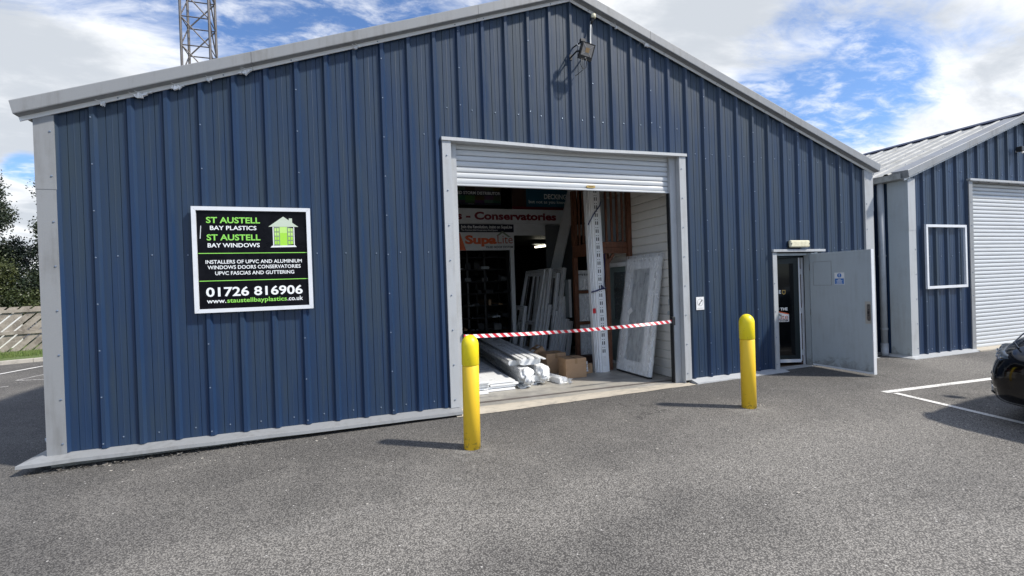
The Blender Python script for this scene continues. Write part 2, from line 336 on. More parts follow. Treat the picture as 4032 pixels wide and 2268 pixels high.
# ------------------------------------------------------------------ mesh helpers
class MB:
    def __init__(s): s.v = []; s.f = []; s.m = []
    def face(s, pts, mi=0):
        b = len(s.v); s.v.extend([tuple(p) for p in pts]); s.f.append(tuple(range(b, b+len(pts)))); s.m.append(mi); return s
    def box(s, x0, x1, y0, y1, z0, z1, mi=0):
        return s.hexa([(x0, y0, z0), (x1, y0, z0), (x1, y1, z0), (x0, y1, z0), (x0, y0, z1), (x1, y0, z1), (x1, y1, z1), (x0, y1, z1)], mi)
    def hexa(s, p, mi=0):
        b = len(s.v); s.v.extend([tuple(q) for q in p])
        for f in ((3, 2, 1, 0), (4, 5, 6, 7), (0, 1, 5, 4), (1, 2, 6, 5), (2, 3, 7, 6), (3, 0, 4, 7)):
            s.f.append(tuple(b+i for i in f)); s.m.append(mi)
        return s
    def bar(s, p, q, w, h, up=(0, 0, 1), mi=0):
        p, q = Vector(p), Vector(q); d = (q-p).normalized(); up = Vector(up)
        if abs(d.dot(up)) > .99: up = Vector((1, 0, 0))
        r = d.cross(up).normalized()*w/2; u = r.cross(d).normalized()*h/2
        return s.hexa([p-r-u, p+r-u, q+r-u, q-r-u, p-r+u, p+r+u, q+r+u, q-r+u], mi)
    def tube(s, path, r, n=12, mi=0, cap=True):
        path = [Vector(p) for p in path]; rs = r if isinstance(r, (list, tuple)) else [r]*len(path)
        b = len(s.v); ref = None
        for i, p in enumerate(path):
            d = (path[min(i+1, len(path)-1)]-path[max(i-1, 0)]).normalized()
            if ref is None: ref = Vector((0, 0, 1)) if abs(d.z) < .9 else Vector((1, 0, 0))
            a = d.cross(ref).normalized(); c = a.cross(d).normalized(); ref = c
            for k in range(n):
                t = 2*math.pi*k/n; s.v.append(tuple(p+(a*math.cos(t)+c*math.sin(t))*rs[i]))
        for i in range(len(path)-1):
            for k in range(n):
                s.f.append((b+i*n+k, b+i*n+(k+1) % n, b+(i+1)*n+(k+1) % n, b+(i+1)*n+k)); s.m.append(mi)
        if cap:
            s.f.append(tuple(b+k for k in range(n))[::-1]); s.m.append(mi)
            e = b+(len(path)-1)*n; s.f.append(tuple(e+k for k in range(n))); s.m.append(mi)
        return s
    def lathe(s, prof, c=(0, 0, 0), n=32, mi=0):
        b = len(s.v)
        for (r, z) in prof:
            for k in range(n):
                t = 2*math.pi*k/n; s.v.append((c[0]+r*math.cos(t), c[1]+r*math.sin(t), c[2]+z))
        for i in range(len(prof)-1):
            for k in range(n):
                s.f.append((b+i*n+k, b+i*n+(k+1) % n, b+(i+1)*n+(k+1) % n, b+(i+1)*n+k)); s.m.append(mi)
        return s
    def prism(s, poly, axis, a, c, mi=0):
        """extrude a 2d polygon along an axis between a and c; poly in the other two axes (x,z for y; y,z for x; x,y for z)"""
        def P(p, t): return {'y': (p[0], t, p[1]), 'x': (t, p[0], p[1]), 'z': (p[0], p[1], t)}[axis]
        b = len(s.v); k = len(poly); s.v.extend([P(p, a) for p in poly]); s.v.extend([P(p, c) for p in poly])
        s.f.append(tuple(b+i for i in range(k))); s.f.append(tuple(b+k+i for i in reversed(range(k)))); s.m += [mi, mi]
        for i in range(k): s.f.append((b+i, b+k+i, b+k+(i+1) % k, b+(i+1) % k)); s.m.append(mi)
        return s
    def dome(s, c, r, axis=(0, -1, 0), n=6, mi=0):
        """tiny screw head"""
        c = Vector(c); a = Vector(axis).normalized(); u = a.orthogonal().normalized(); w = a.cross(u); b = len(s.v)
        for (rr, h) in ((1, 0), (.8, .5)):
            for k in range(n): t = 2*math.pi*k/n; s.v.append(tuple(c+(u*math.cos(t)+w*math.sin(t))*r*rr+a*h*r))
        s.v.append(tuple(c+a*r*.75))
        for k in range(n):
            s.f.append((b+k, b+(k+1) % n, b+n+(k+1) % n, b+n+k)); s.f.append((b+n+k, b+n+(k+1) % n, b+2*n)); s.m += [mi, mi]
        return s
    def merge(s, o, mo=0):
        b = len(s.v); s.v += o.v; s.f += [tuple(b+i for i in f) for f in o.f]; s.m += [m+mo for m in o.m]; return s
    def xf(s, mx): s.v = [tuple(mx @ Vector(p)) for p in s.v]; return s
    def build(s, name, mats, parent=None, smooth=False, bevel=0, local=False, fixn=True, weld=0):
        mats = mats if isinstance(mats, (list, tuple)) else [mats]
        off = Vector((0, 0, 0))
        if parent is not None and not local:
            p = parent
            while p is not None: off += p.location; p = p.parent
        me = bpy.data.meshes.new(name); me.from_pydata([tuple(Vector(p)-off) for p in s.v], [], s.f)
        for m in mats: me.materials.append(M[m])
        me.polygons.foreach_set('material_index', s.m)
        if fixn or weld:
            import bmesh
            bm = bmesh.new(); bm.from_mesh(me)
            if weld: bmesh.ops.remove_doubles(bm, verts=bm.verts, dist=weld)
            bmesh.ops.recalc_face_normals(bm, faces=bm.faces); bm.to_mesh(me); bm.free()
        if smooth: me.polygons.foreach_set('use_smooth', [True]*len(me.polygons))
        me.update()
        o = bpy.data.objects.new(name, me); COL.objects.link(o); o.parent = parent
        if bevel:
            md = o.modifiers.new('bevel', 'BEVEL'); md.width = bevel; md.segments = 2; md.limit_method = 'ANGLE'
        if smooth == 'auto':
            me.polygons.foreach_set('use_smooth', [False]*len(me.polygons))
        return o
def tag(o, label=None, cat=None, group=None, kind=None):
    if label: o['label'] = label
    if cat: o['category'] = cat
    if group: o['group'] = group
    if kind: o['kind'] = kind
    return o
def thing(name, label, cat, loc=(0, 0, 0), group=None):
    o = bpy.data.objects.new(name, None); COL.objects.link(o); o.location = loc; o.empty_display_size = .2
    return tag(o, label, cat, group)
def copy_tree(o, parent=None):
    c = o.copy(); COL.objects.link(c); c.parent = parent
    for ch in list(o.children): copy_tree(ch, c)
    return c
DG = None
def text_mb(s, width=None, height=None, bold=0., extrude=.0015, spacing=1.0, shear=0., align='LEFT'):
    """lettering as a mesh in the xz plane facing -y; width = total width"""
    cu_ = bpy.data.curves.new('t', 'FONT'); cu_.body = s; cu_.size = 1; cu_.offset = bold; cu_.extrude = 0; cu_.space_character = spacing; cu_.shear = shear
    cu_.resolution_u = 3; cu_.fill_mode = 'FRONT'
    to = bpy.data.objects.new('t', cu_); COL.objects.link(to)
    me = bpy.data.meshes.new_from_object(to.evaluated_get(bpy.context.evaluated_depsgraph_get()))
    vs = [v.co.copy() for v in me.vertices]; fs = [tuple(p.vertices) for p in me.polygons]
    bpy.data.objects.remove(to); bpy.data.curves.remove(cu_); bpy.data.meshes.remove(me)
    x0 = min(v.x for v in vs); x1 = max(v.x for v in vs)
    y1 = max(v.y for v in vs)
    sx = width/(x1-x0) if width else None
    sy = height/.729 if height else sx               # height = cap height
    if sx is None: sx = sy
    mb = MB(); tot = (x1-x0)*sx
    ox = {'LEFT': 0, 'CENTER': -tot/2, 'RIGHT': -tot}[align]
    mb.v = [((v.x-x0)*sx+ox, 0, v.y*sy) for v in vs]
    mb.f = fs; mb.m = [0]*len(fs)
    return mb
def place(mb, x, y, z): mb.v = [(p[0]+x, p[1]+y, p[2]+z) for p in mb.v]; return mb
def ground_z(x, y): return -.079+.011*min(max(x, -30), 6)+.01*min(max(y, -30), 14)
# ------------------------------------------------------------------ ground
def build_ground():
    mb = MB()
    xs = [-700, -200, -60, -30, -20, -12, -6.12, -2, 2, 6.0, 6.12, 12, 30, 60, 200, 700]
    ys = [-700, -200, -60, -30, -15, -6, -1, .06, 5, 10, 14, 18.0, 30, 60, 200, 700]
    for i in range(len(xs)-1):
        for j in range(len(ys)-1):
            if xs[i] >= -6.121 and xs[i+1] <= 6.121 and ys[j] >= .059 and ys[j+1] <= 18.01: continue
            mb.face([(x, y, ground_z(x, y)) for x, y in ((xs[i], ys[j]), (xs[i+1], ys[j]), (xs[i+1], ys[j+1]), (xs[i], ys[j+1]))])
    import bmesh
    o = mb.build('ground', 'asphalt'); tag(o, kind='structure')
    bm = bmesh.new(); bm.from_mesh(o.data); bmesh.ops.remove_doubles(bm, verts=bm.verts, dist=1e-4); bm.to_mesh(o.data); bm.free()
build_ground()
def strip(name, pts, w, m, label, dz=.004, nose=False):
    mb = MB()
    for a, b in zip(pts, pts[1:]):
        a, b = Vector((*a, 0)), Vector((*b, 0)); d = (b-a).normalized(); s = Vector((-d.y, d.x, 0))*w/2
        N = max(1, int((b-a).length/.6))
        for k in range(N):
            p, q = a+(b-a)*k/N, a+(b-a)*(k+1)/N
            mb.face([(v.x, v.y, ground_z(v.x, v.y)+dz) for v in (p-s, q-s, q+s, p+s)])
    o = mb.build(name, m); tag(o, kind='structure'); return o
strip('bay_marking', [(3.735, -1.73), (5.9, -1.92), (8.4, -2.13)], .10, 'line', '')
strip('bay_marking', [(3.80, -1.83), (3.60, -3.2), (3.38, -4.7)], .085, 'line', '', .006)
strip('bay_marking', [(-11.7, 6.43), (-11.01, 8.35), (-10.68, 9.27), (-10.3, 10.3)], .11, 'line', '')
strip('bay_marking', [(-11.4, 5.72), (-9.72, 6.19)], .10, 'line_old', '')
strip('bay_marking', [(-10.0, 6.985), (-9.84, 7.53), (-9.5, 8.6)], .09, 'line_old', '')
strip('bay_marking', [(-9.99, 6.93), (-9.46, 6.76), (-8.6, 6.5)], .08, 'line_old', '', .006)
# ------------------------------------------------------------------ trapezoidal cladding
PITCH = 1/3
def profile(x0, x1, off):
    """profile points (x, depth towards the viewer) of the sheet between x0 and x1; ribs at off+k/3"""
    pts = []
    k0 = int(math.floor((x0-off)/PITCH))-1; k1 = int(math.ceil((x1-off)/PITCH))+1
    for k in range(k0, k1):
        c = off+k*PITCH
        pts += [(c-.042, 0), (c-.018, .034), (c+.018, .034), (c+.040, 0)]
        pc = c+PITCH/2
        pts += [(pc-.0585, 0), (pc-.0560, -.007), (pc-.0535, -.007), (pc-.051, .0005), (pc-.006, .0005), (pc, .0022), (pc+.006, .0005), (pc+.051, .0005), (pc+.0535, -.007), (pc+.0560, -.007), (pc+.0585, 0), (pc+.095, 0), (pc+.100, .0022), (pc+.106, .0022)]
    pts.sort()
    out = [(x, d) for x, d in pts if x0 < x < x1]
    def at(x):
        for (a, da), (b, db) in zip(pts, pts[1:]):
            if a <= x <= b: return da+(db-da)*(x-a)/max(b-a, 1e-9)
        return 0
    return [(x0, at(x0))]+out+[(x1, at(x1))], at
def clad_front(mb, x0, x1, zb, ztop, y, openings, off, extra=()):
    prof, at = profile(x0, x1, off)
    xs = dict(prof)
    for e in list(extra)+[v for o in openings for v in o[:2]]:
        if x0 < e < x1: xs[e] = at(e)
    xs = sorted(xs.items())
    for (xa, da), (xb, db) in zip(xs, xs[1:]):
        if xb-xa < 1e-6: continue
        xm = (xa+xb)/2; segs = [(zb, None)]
        for (ox0, ox1, oz0, oz1) in openings:
            if ox0 < xm < ox1:
                segs = ([(zb, oz0)] if oz0 > zb+.01 else [])+[(oz1, None)]
        for (a, b) in segs:
            ba, bb_ = (ztop(xa), ztop(xb)) if b is None else (b, b)
            mb.face([(xa, y-da, a), (xb, y-db, a), (xb, y-db, bb_), (xa, y-da, ba)], 0)
    return at
# ------------------------------------------------------------------ main building
XE, ZE, ZA, DEPTH = 5.978, 3.506, 5.6415, 17.5
SLOPE = (ZA-ZE)/XE
def ztop(x): return ZA-SLOPE*abs(x)
bld = thing('warehouse', 'blue ribbed metal workshop with grey gable edging, open roller door and open side door', 'building', (0, 0, 0))
RD = (-1.87, 1.88, -.2, 3.53)      # roller opening in the sheet
PD = (3.74, 4.64, -.2, 2.0)
OFF = .0143
def build_front():
    mb = MB()
    at = clad_front(mb, -5.985, 5.985, 0, lambda x: ztop(x)+.03, 0, [RD, PD], OFF, [0])
    # screws: lap seams on every third rib, and one row in the pans along each rail
    def free(x, z, m=.03): return all(not (o[0]-m < x < o[1]+m and o[2] < z < o[3]+m) for o in (RD, PD))
    for k in range(-17, 18):
        c = OFF+k*PITCH
        if (k+17) % 3 == 0:
            z = .05
            while z < ztop(c)-.05:
                if free(c, z, .14): mb.dome((c-.008, -.034, z), .0092, mi=1)
                z += .494
        for zr in (.10, 2.05, 3.59, 3.96):
            px = c+PITCH/2+random.uniform(-.02, .02)
            if (zr == 3.96 and abs(px) > 1.9) or (zr == 3.59 and px < -2.3): continue
            if abs(px) < 5.9 and zr < ztop(px)-.1 and free(px, zr, .14): mb.dome((px, -.002, zr+random.uniform(-.008, .008)), .0092, mi=1)
    mb.build('wall', ['blue', 'screw'], bld, fixn=False)
build_front()
def build_shell():
    # inner lining of the gable, side walls, back wall
    mb = MB(); yb = .13
    def wallpiece(x0, x1, z0, z1f):
        mb.face([(x0, yb, z0), (x1, yb, z0), (x1, yb, z1f(x1)), (x0, yb, z1f(x0))])
    wallpiece(-6.1, -1.87, -.1, ztop); wallpiece(1.88, 3.70, -.1, ztop); wallpiece(4.72, 6.1, -.1, ztop)
    wallpiece(-1.87, 0, 3.60, ztop); wallpiece(0, 1.88, 3.60, ztop); wallpiece(3.70, 4.72, 2.05, ztop)
    mb.box(-6.16, -6.12, .02, DEPTH, -.3, 3.565); mb.box(6.12, 6.16, .02, DEPTH, -.3, 3.565)
    mb.face([(-6.14, DEPTH-.02, -.3), (6.14, DEPTH-.02, -.3), (6.14, DEPTH-.02, 3.57), (0, DEPTH-.02, 5.77), (-6.14, DEPTH-.02, 3.57)])
    mb.box(3.66, 3.70, .005, .9, -.05, 2.2); mb.box(4.72, 4.76, .135, 2.2, -.05, 2.2)
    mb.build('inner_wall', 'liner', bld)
    f = MB(); f.box(-6.12, 6.12, .0, DEPTH, -.35, -.055); f.build('floor', 'concrete', bld)
    a = MB()
    for k in range(12):
        xa = -1.88+3.78*k/12; xb = -1.88+3.78*(k+1)/12
        ya = -.19+random.uniform(-.012, .012); ybb = -.19+random.uniform(-.012, .012)
        if k == 0: y0 = ya
        a.face([(xa, y0, ground_z(xa, y0)+.006), (xb, ybb, ground_z(xb, ybb)+.006), (xb, -.05, -.057), (xa, -.05, -.057)])
        a.face([(xa, -.05, -.057), (xb, -.05, -.057), (xb, -.0, -.053), (xa, -.0, -.053)])
        y0 = ybb
    a.face([(-1.87, .0, -.053), (1.9, 0, -.053), (1.9, .04, -.051), (-1.87, .04, -.051)])
    a.build('threshold', 'apron', bld)
    g = MB(); g.box(-1.80, 1.80, .215, .285, -.0551, -.0505); g.build('floor_track', 'rusty', bld)
    # roof: two ribbed slopes and ridge
    r = MB()
    for sgn in (-1, 1):
        y = -.02
        while y < DEPTH:
            for (y0, y1, h) in ((y, y+.19, 0), (y+.19, y+.22, .03), (y+.22, y+.29, .03), (y+.29, y+PITCH, 0)):
                h0 = 0 if y0 in (y, y+.19) else .03
                h1 = .03 if y1 in (y+.22, y+.29) else 0
                b_ = .12
                r.face([(sgn*6.2, y0, ztop(6.2)+b_+h0), (sgn*6.2, y1, ztop(6.2)+b_+h1), (0, y1, ZA+b_+h1), (0, y0, ZA+b_+h0)])
            y += PITCH
    r.build('roof', 'roofgrey', bld)
    sw = MB()
    for sgn in (-1, 1):
        y = .33
        sub = MB(); clad_front(sub, .2, DEPTH, -.05, lambda x: 3.42, 0, [], .1)
        for p in range(len(sub.v)):
            v = sub.v[p]; sub.v[p] = (sgn*(6.165-v[1]), v[0], v[2])
        sw.merge(sub)
    sw.build('side_wall', 'blue', bld, fixn=False)
build_shell()
def verge_section(mb, x0, x1, sgn, mi=0, y=0, d=.13, apexz=None, ax=0, slope=SLOPE, ridge=False):
    """a length of folded verge flashing between |x| x0..x1 on the side sgn"""
    sec = [(-.036, .0), (-.045, .002), (-.045, .043), (-d, .046), (-d-.004, .055), (-d-.004, .170), (-d, .178), (.16, .195)]
    az = ZA if apexz is None else apexz
    P = []
    for x in (x0, x1): P.append([(ax+sgn*(x+(.22*(dz) if x == x1 and ridge else 0)), y+yy, az-slope*x+dz) for yy, dz in sec])
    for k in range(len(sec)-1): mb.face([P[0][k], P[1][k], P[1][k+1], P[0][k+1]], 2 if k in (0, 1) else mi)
    mb.face(P[1], mi) if x1 > 6.1 or ridge else None
def build_trim():
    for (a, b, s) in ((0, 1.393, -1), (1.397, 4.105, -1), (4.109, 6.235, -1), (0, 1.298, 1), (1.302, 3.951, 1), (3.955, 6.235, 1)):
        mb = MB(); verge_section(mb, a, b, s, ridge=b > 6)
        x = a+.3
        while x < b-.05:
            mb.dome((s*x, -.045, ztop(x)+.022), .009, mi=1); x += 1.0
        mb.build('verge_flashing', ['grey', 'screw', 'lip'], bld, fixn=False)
    # corner trims, two pieces each with a lap joint
    for (xa, xb) in ((-6.132, -5.968), (5.968, 6.186)):
        out_ = xa if xa < 0 else xb
        for (z0, z1, e) in ((-.01, 2.74, 0), (2.735, 3.5, .003)):
            mb = MB()
            zt = lambda x: min(z1, ztop(x)+.02)
            mb.face([(xa-e, -.040-e, z0), (xb+e, -.040-e, z0), (xb+e, -.040-e, zt(xb)), (xa-e, -.040-e, zt(xa))])
            sd = out_+(-e if xa < 0 else e)
            mb.face([(sd, -.040-e, z0), (sd, .2, z0), (sd, .2, min(z1, 3.44)), (sd, -.040-e, zt(out_))])
            ins = xb+e if xa < 0 else xa-e
            mb.face([(ins, -.040-e, z0), (ins, .0, z0), (ins, .0, zt(ins)), (ins, -.04-e, zt(ins))])
            z = .1 if z0 < 1 else 2.87
            while z < z1-.05:
                mb.dome(((xb-.03 if xa < 0 else xa+.035), -.041-e, z), .011, mi=1); z += .46
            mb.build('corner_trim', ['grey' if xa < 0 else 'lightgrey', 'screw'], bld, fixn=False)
    # drip flashing along the foot of the wall
    def drip(x0, x1, y=0, left_return=False, right_return=False, m='grey'):
        mb = MB(); xs = [x0+(x1-x0)*k/14 for k in range(15)]
        w = [random.uniform(-.006, .006) for _ in xs]
        for k in range(14):
            a, b = xs[k], xs[k+1]
            A = [(a, y+.02, .003), (a, y-.165+w[k], -.036+w[k]*.6), (a, y-.170+w[k], -.070+w[k]*.4), (a, y-.150, -.074)]
            B = [(b, y+.02, .003), (b, y-.165+w[k+1], -.036+w[k+1]*.6), (b, y-.170+w[k+1], -.070+w[k+1]*.4), (b, y-.150, -.074)]
            for j in range(3): mb.face([A[j], B[j], B[j+1], A[j+1]])
        for (flag, x, s) in ((left_return, x0, -1), (right_return, x1, 1)):
            if flag:
                e = x+s*.155; k = 0 if s < 0 else 14
                c0 = (x, y+.02, .003); c1 = (e, y-.165+w[k], -.036+w[k]*.6)
                mb.face([(x, y+.02, .003), (x, y-.165+w[k], -.036+w[k]*.6), c1]); mb.face([c0, c1, (e, 12, -.036), (x, 12, .003)])
                mb.face([(x, y-.165+w[k], -.036+w[k]*.6), (x, y-.17+w[k], -.07+w[k]*.4), (e, y-.17+w[k], -.07), c1])
                mb.face([c1, (e, y-.17+w[k], -.07), (e, 12, -.07), (e, 12, -.036)])
            else:
                k = 0 if s < 0 else 14
                mb.face([(x, y+.02, .003), (x, y-.165+w[k], -.036+w[k]*.6), (x, y-.17+w[k], -.07+w[k]*.4), (x, y+.02, -.07)])
        return mb
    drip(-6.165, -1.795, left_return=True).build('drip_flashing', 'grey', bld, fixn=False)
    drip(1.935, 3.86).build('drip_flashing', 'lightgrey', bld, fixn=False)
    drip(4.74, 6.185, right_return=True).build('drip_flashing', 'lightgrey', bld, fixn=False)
    for s in (-1, 1):
        g = MB()
        xo, xi = s*6.235, s*6.17
        g.prism([(xi, 3.452), (xo, 3.470), (xo+s*.004, 3.54), (xo-s*.012, 3.54), (xo-s*.02, 3.48), (xi, 3.47)], 'y', -.02, DEPTH)
        g.build('gutter', 'moss', bld)
build_trim()
# roller door and its surround
def build_roller():
    jm = []
    for (xa, xb) in ((-1.923, -1.813), (1.823, 1.938)):
        mb = MB()
        for (z0, z1, e) in ((-.005 if xa < 0 else -.01, 2.42, 0), (2.421, 3.518, 0)):
            mb.box(xa-e, xb+e, -.047-e, -.036, z0, z1)
            ins = xb if xa < 0 else xa
            mb.box(min(ins, ins+(.004 if xa < 0 else -.004)), max(ins, ins+(.004 if xa < 0 else -.004)), -.0465, .13, z0-(.04 if z0 < 1 else 0), z1)
            o_ = xa if xa < 0 else xb
            mb.box(o_-.002, o_+.002, -.0462, .0, z0, z1)
        z = .1
        while z < 3.4: mb.dome(((xa+.035 if xa > 0 else xb-.055), -.050, z), .011, mi=1); z += .46
        mb.build('door_jamb', ['lightgrey', 'screw'], bld, fixn=True)
    for (xa, xb) in ((-1.806, -1.722), (1.705, 1.815)):
        g = MB(); g.box(xa, xb, .045, .055, -.055, 3.55)
        ins = xb if xa < 0 else xa
        g.box(ins-.003, ins+.003, .05, .125, -.055, 3.55)
        g.box(min(xa, xb)-.004, max(xa, xb)+.004, .118, .129, -.055, 3.55)
        g.build('shutter_guide', 'lightgrey', bld)
        if xa > 0: g = MB(); g.box(1.684, 1.7015, .06, .125, -.053, 2.95); g.build('guide_strip', 'black', bld)  # narrow black strip along the inner side of the right guide
    # head trim, bowed down in the middle
    h = MB(); N = 24
    for k in range(N):
        xa = -1.932+3.889*k/N; xb = -1.932+3.889*(k+1)/N
        def sag(x): t = abs(x-.12)/1.9; return -.030*max(0, 1-t)**1.3
        za, zb_ = sag(xa), sag(xb)
        top = 3.560; bot = 3.516
        A = [(xa, 0, top+.012+za), (xa, -.062, top+za), (xa, -.066, bot+za), (xa, .12, bot+.004+za*.3)]
        B = [(xb, 0, top+.012+zb_), (xb, -.062, top+zb_), (xb, -.066, bot+zb_), (xb, .12, bot+.004+zb_*.3)]
        for j in range(3): h.face([A[j], B[j], B[j+1], A[j+1]])
        if k == 0: h.face(A)
        if k == N-1: h.face(B)
    h.build('head_trim', 'lightgrey', bld, fixn=False)
    sh = MB(); z = 2.985; P_ = .0775
    while z < 3.6:
        prof = []
        for j in range(9):
            t = j/8; prof.append((.106-.008*math.sin(math.pi*t)**.6, z+.007+t*(P_-.010)))
        prof = [(.130, z), (.130, z+.006)]+prof+[(.124, z+P_-.001), (.124, z+P_)]
        for (a, b) in zip(prof, prof[1:]): sh.face([(-1.735, a[0], a[1]), (1.80, a[0], a[1]), (1.80, b[0], b[1]), (-1.735, b[0], b[1])])
        z += P_
    o = sh.build('roller_shutter', 'shutter', bld, smooth=True, fixn=False)
    bb = MB(); bb.box(-1.735, 1.80, .085, .125, 2.958, 2.984); bb.build('bottom_rail', 'shutter', o, bevel=.004)
    pl = MB(); zc = 3.012; xc = .32
    pts = [(xc+.055+.018*math.cos(t), zc+.018*math.sin(t)) for t in np.linspace(-math.pi/2, math.pi/2, 7)]+[(xc-.055+.018*math.cos(t), zc+.018*math.sin(t)) for t in np.linspace(math.pi/2, 1.5*math.pi, 7)]
    pl.prism(pts, 'y', .078, .094); pl.box(xc-.04, xc+.04, .0765, .078, zc-.004, zc+.003, 1)
    pl.build('lock_plate', ['brass', 'black'], o)
    k = MB(); k.box(-1.735, 1.80, .13, .17, 3.53, 3.62); k.box(-1.9, 1.9, .13, .75, 3.62, 3.66); k.box(-1.9, 1.9, .75, .79, 3.1, 3.66); k.build('shutter_box', 'liner', bld)
build_roller()
# side door
def build_door():
    j = MB(); j.box(3.682, 3.777, -.047, -.037, -.01, 1.985); j.box(3.773, 3.777, -.047, .13, -.03, 1.985); j.box(3.680, 3.684, -.047, 0, -.01, 1.985)
    for z in (.08, .54, .98, 1.46): j.dome((3.706, -.047, z), .011, mi=1)
    j.build('door_jamb', ['lightgrey', 'screw'], bld)
    c = MB(); c.box(3.672, 4.882, -.075, .0, 1.993, 2.036); c.build('door_canopy', 'lightgrey', bld, bevel=.004)
    f = MB(); f.box(4.585, 4.66, -.03, .04, -.02, 1.975); f.box(4.565, 4.585, .0, .10, -.02, 1.975); f.box(3.777, 4.585, .03, .10, 1.935, 1.975)
    for z in (.15, .93, 1.72): f.box(4.570, 4.5845, -.036, .0, z-.055, z+.055, 1); 
    for z in (.55, 1.15, 1.5): f.dome((4.60, -.03, z), .008, mi=1)
    f.box(4.66, 4.72, -.046, .0, -.02, 1.98)
    f.build('door_frame', ['doorgrey', 'rusty'], bld)
    s = MB(); s.box(3.777, 4.585, -.02, .14, -.055, -.018); s.build('door_sill', 'lightgrey', bld)
    ds = MB(); ds.box(3.70, 4.72, .14, 1.6, -.06, -.035); ds.build('door_mat', 'mat', bld)
    L = MB(); X0, X1 = 4.535, 4.580
    L.box(X0, X1, -1.065, -.035, .012, 1.955); leaf = L.build('door_leaf', 'doorgrey', bld, bevel=.003)
    e = MB(); e.box(X0-.004, X1+.012, -1.078, -1.0655, .0, 1.958); e.box(X0-.006, X0, -1.06, -.05, .002, .030)
    e.build('edge_strip', 'alu', leaf)
    h = MB(); h.box(X0-.004, X0-.0002, -1.052, -.965, .79, 1.14, 1); h.build('faded_patch', ['doorgrey', 'kerb'], leaf)
    k = MB(); y0, y1 = -1.046, -.996
    pts = [(y0+.012, .835), (y1-.012, .835), (y1, .85), (y1, 1.085), (y1-.012, 1.10), (y0+.012, 1.10), (y0, 1.085), (y0, .85)]
    k.prism(pts, 'x', X0-.010, X0-.0045)
    for zz in (.855, .92, 1.01, 1.075): k.tube([(X0-.013, -1.021, zz), (X0-.0095, -1.021, zz)], .010 if zz in (.92, 1.01) else .006, 8, 1)
    k.box(X0-.028, X0-.010, -1.027, -1.015, .945, .99, 1)
    k.build('handle', ['rusty', 'slot'], leaf)
    g = MB()
    ya, yb_, za, zb_ = -.43, -.10, 1.40, 1.81
    for (a, b, c_, d) in ((ya, yb_, za, za+.004), (ya, yb_, zb_-.004, zb_), (ya, ya+.004, za+.004, zb_-.004), (yb_-.004, yb_, za+.004, zb_-.004)): g.box(X0-.0015, X0, a, b, c_, d)
    g.build('old_notice_outline', 'rusty', leaf)
    # inner glazed door, half open, with its pale jamb
    R = MB(); R.box(4.60, 4.72, .135, .20, -.03, 2.05); R.box(3.70, 4.60, .135, .2, 1.90, 2.05); R.build('inner_frame', 'greendark', bld)
    R = MB(); R.box(4.545, 4.598, .14, .19, -.03, 1.90); R.box(4.50, 4.545, .15, .20, -.03, 1.90, 1)
    for z in (.2, .95, 1.65): R.box(4.525, 4.545, .128, .15, z-.05, z+.05)
    R.build('inner_jamb', ['alu', 'timberdark'], bld)
    idr = MB()
    idr.box(-.84, 0, -.03, .03, .06, 1.90)
    mx = Matrix.Translation((4.485, .17, 0)) @ Matrix.Rotation(math.radians(-20), 4, 'Z')
    idoor = idr.xf(mx).build('inner_door', 'greendark', bld)
    gl = MB(); gl.box(-.76, -.09, -.034, -.031, .16, 1.80); gl.xf(mx).build('glass', 'glassdark', idoor)
    ed = MB(); ed.box(.001, .026, -.034, .03, .05, 1.90); ed.box(-.84, .0, -.052, -.032, .03, .085); ed.xf(mx).build('edge_strip', 'alu', idoor)
    def on_door(mb): return mb.xf(mx)
    t = MB(); t.merge(place(text_mb('SERVICE', width=.30, bold=.03), -.62, -.036, 1.27)); on_door(t).build('lettering', 'txtwhite', idoor, fixn=False)
    b2 = MB(); b2.prism([(-.30, 1.33), (-.24, 1.33), (-.24, 1.27), (-.27, 1.245), (-.30, 1.27)], 'y', -.037, -.0345); b2.prism([(-.29, 1.32), (-.25, 1.32), (-.25, 1.275), (-.27, 1.26), (-.29, 1.275)], 'y', -.039, -.0372, 1)
    on_door(b2).build('badge', ['brass', 'slot'], idoor)
    t = MB(); t.merge(place(text_mb('HOME OF THE', width=.46, bold=.03), -.67, -.036, .965)); on_door(t).build('lettering', 'txtwhite', idoor, fixn=False)
    st = MB(); st.prism([(-0.670, .76), (-0.190, .76), (-0.190, .905), (-0.390, .955), (-0.670, .955)], 'y', -.0365, -.0345)
    st.prism([(-0.630, .95), (-0.390, .9545), (-0.191, .905), (-0.191, .89), (-0.390, .935)], 'y', -.0385, -.0367, 1)
    st.prism([(-0.530, .868), (-0.420, .94), (-0.310, .868), (-0.350, .868), (-0.420, .915), (-0.490, .868)], 'y', -.0395, -.0386, 2)
    on_door(st).build('sticker', ['paper', 'txtorange', 'printgrey'], idoor)
    t = MB(); t.merge(place(text_mb('Supa', width=.24, bold=.03), -.66, -.0405, .805)); on_door(t).build('lettering', 'txtorange', idoor, fixn=False)
    t = MB(); t.merge(place(text_mb('Lite', width=.19, bold=.0), -.40, -.0405, .805)); on_door(t).build('lettering', 'txtrust', idoor, fixn=False)
    t = MB(); t.merge(place(text_mb('TILED ROOF SYSTEM', width=.40, bold=.03), -.61, -.0405, .77)); on_door(t).build('lettering', 'txtdark', idoor, fixn=False)
    # safety sticker on the leaf
    s = thing('safety_sticker', 'small blue and white safety notice stuck on the open grey door', 'sticker', (X0-.001, -.565, 1.41))
    p = MB(); p.box(X0-.0035, X0-.0008, -.648, -.482, 1.41, 1.608); p.build('backing', 'paper', s)
    q = MB(); q.box(X0-.005, X0-.0037, -.640, -.490, 1.418, 1.510)
    pts = [(-.565+.036*math.cos(a), 1.562+.036*math.sin(a)) for a in np.linspace(0, 2*math.pi, 20)[:-1]]
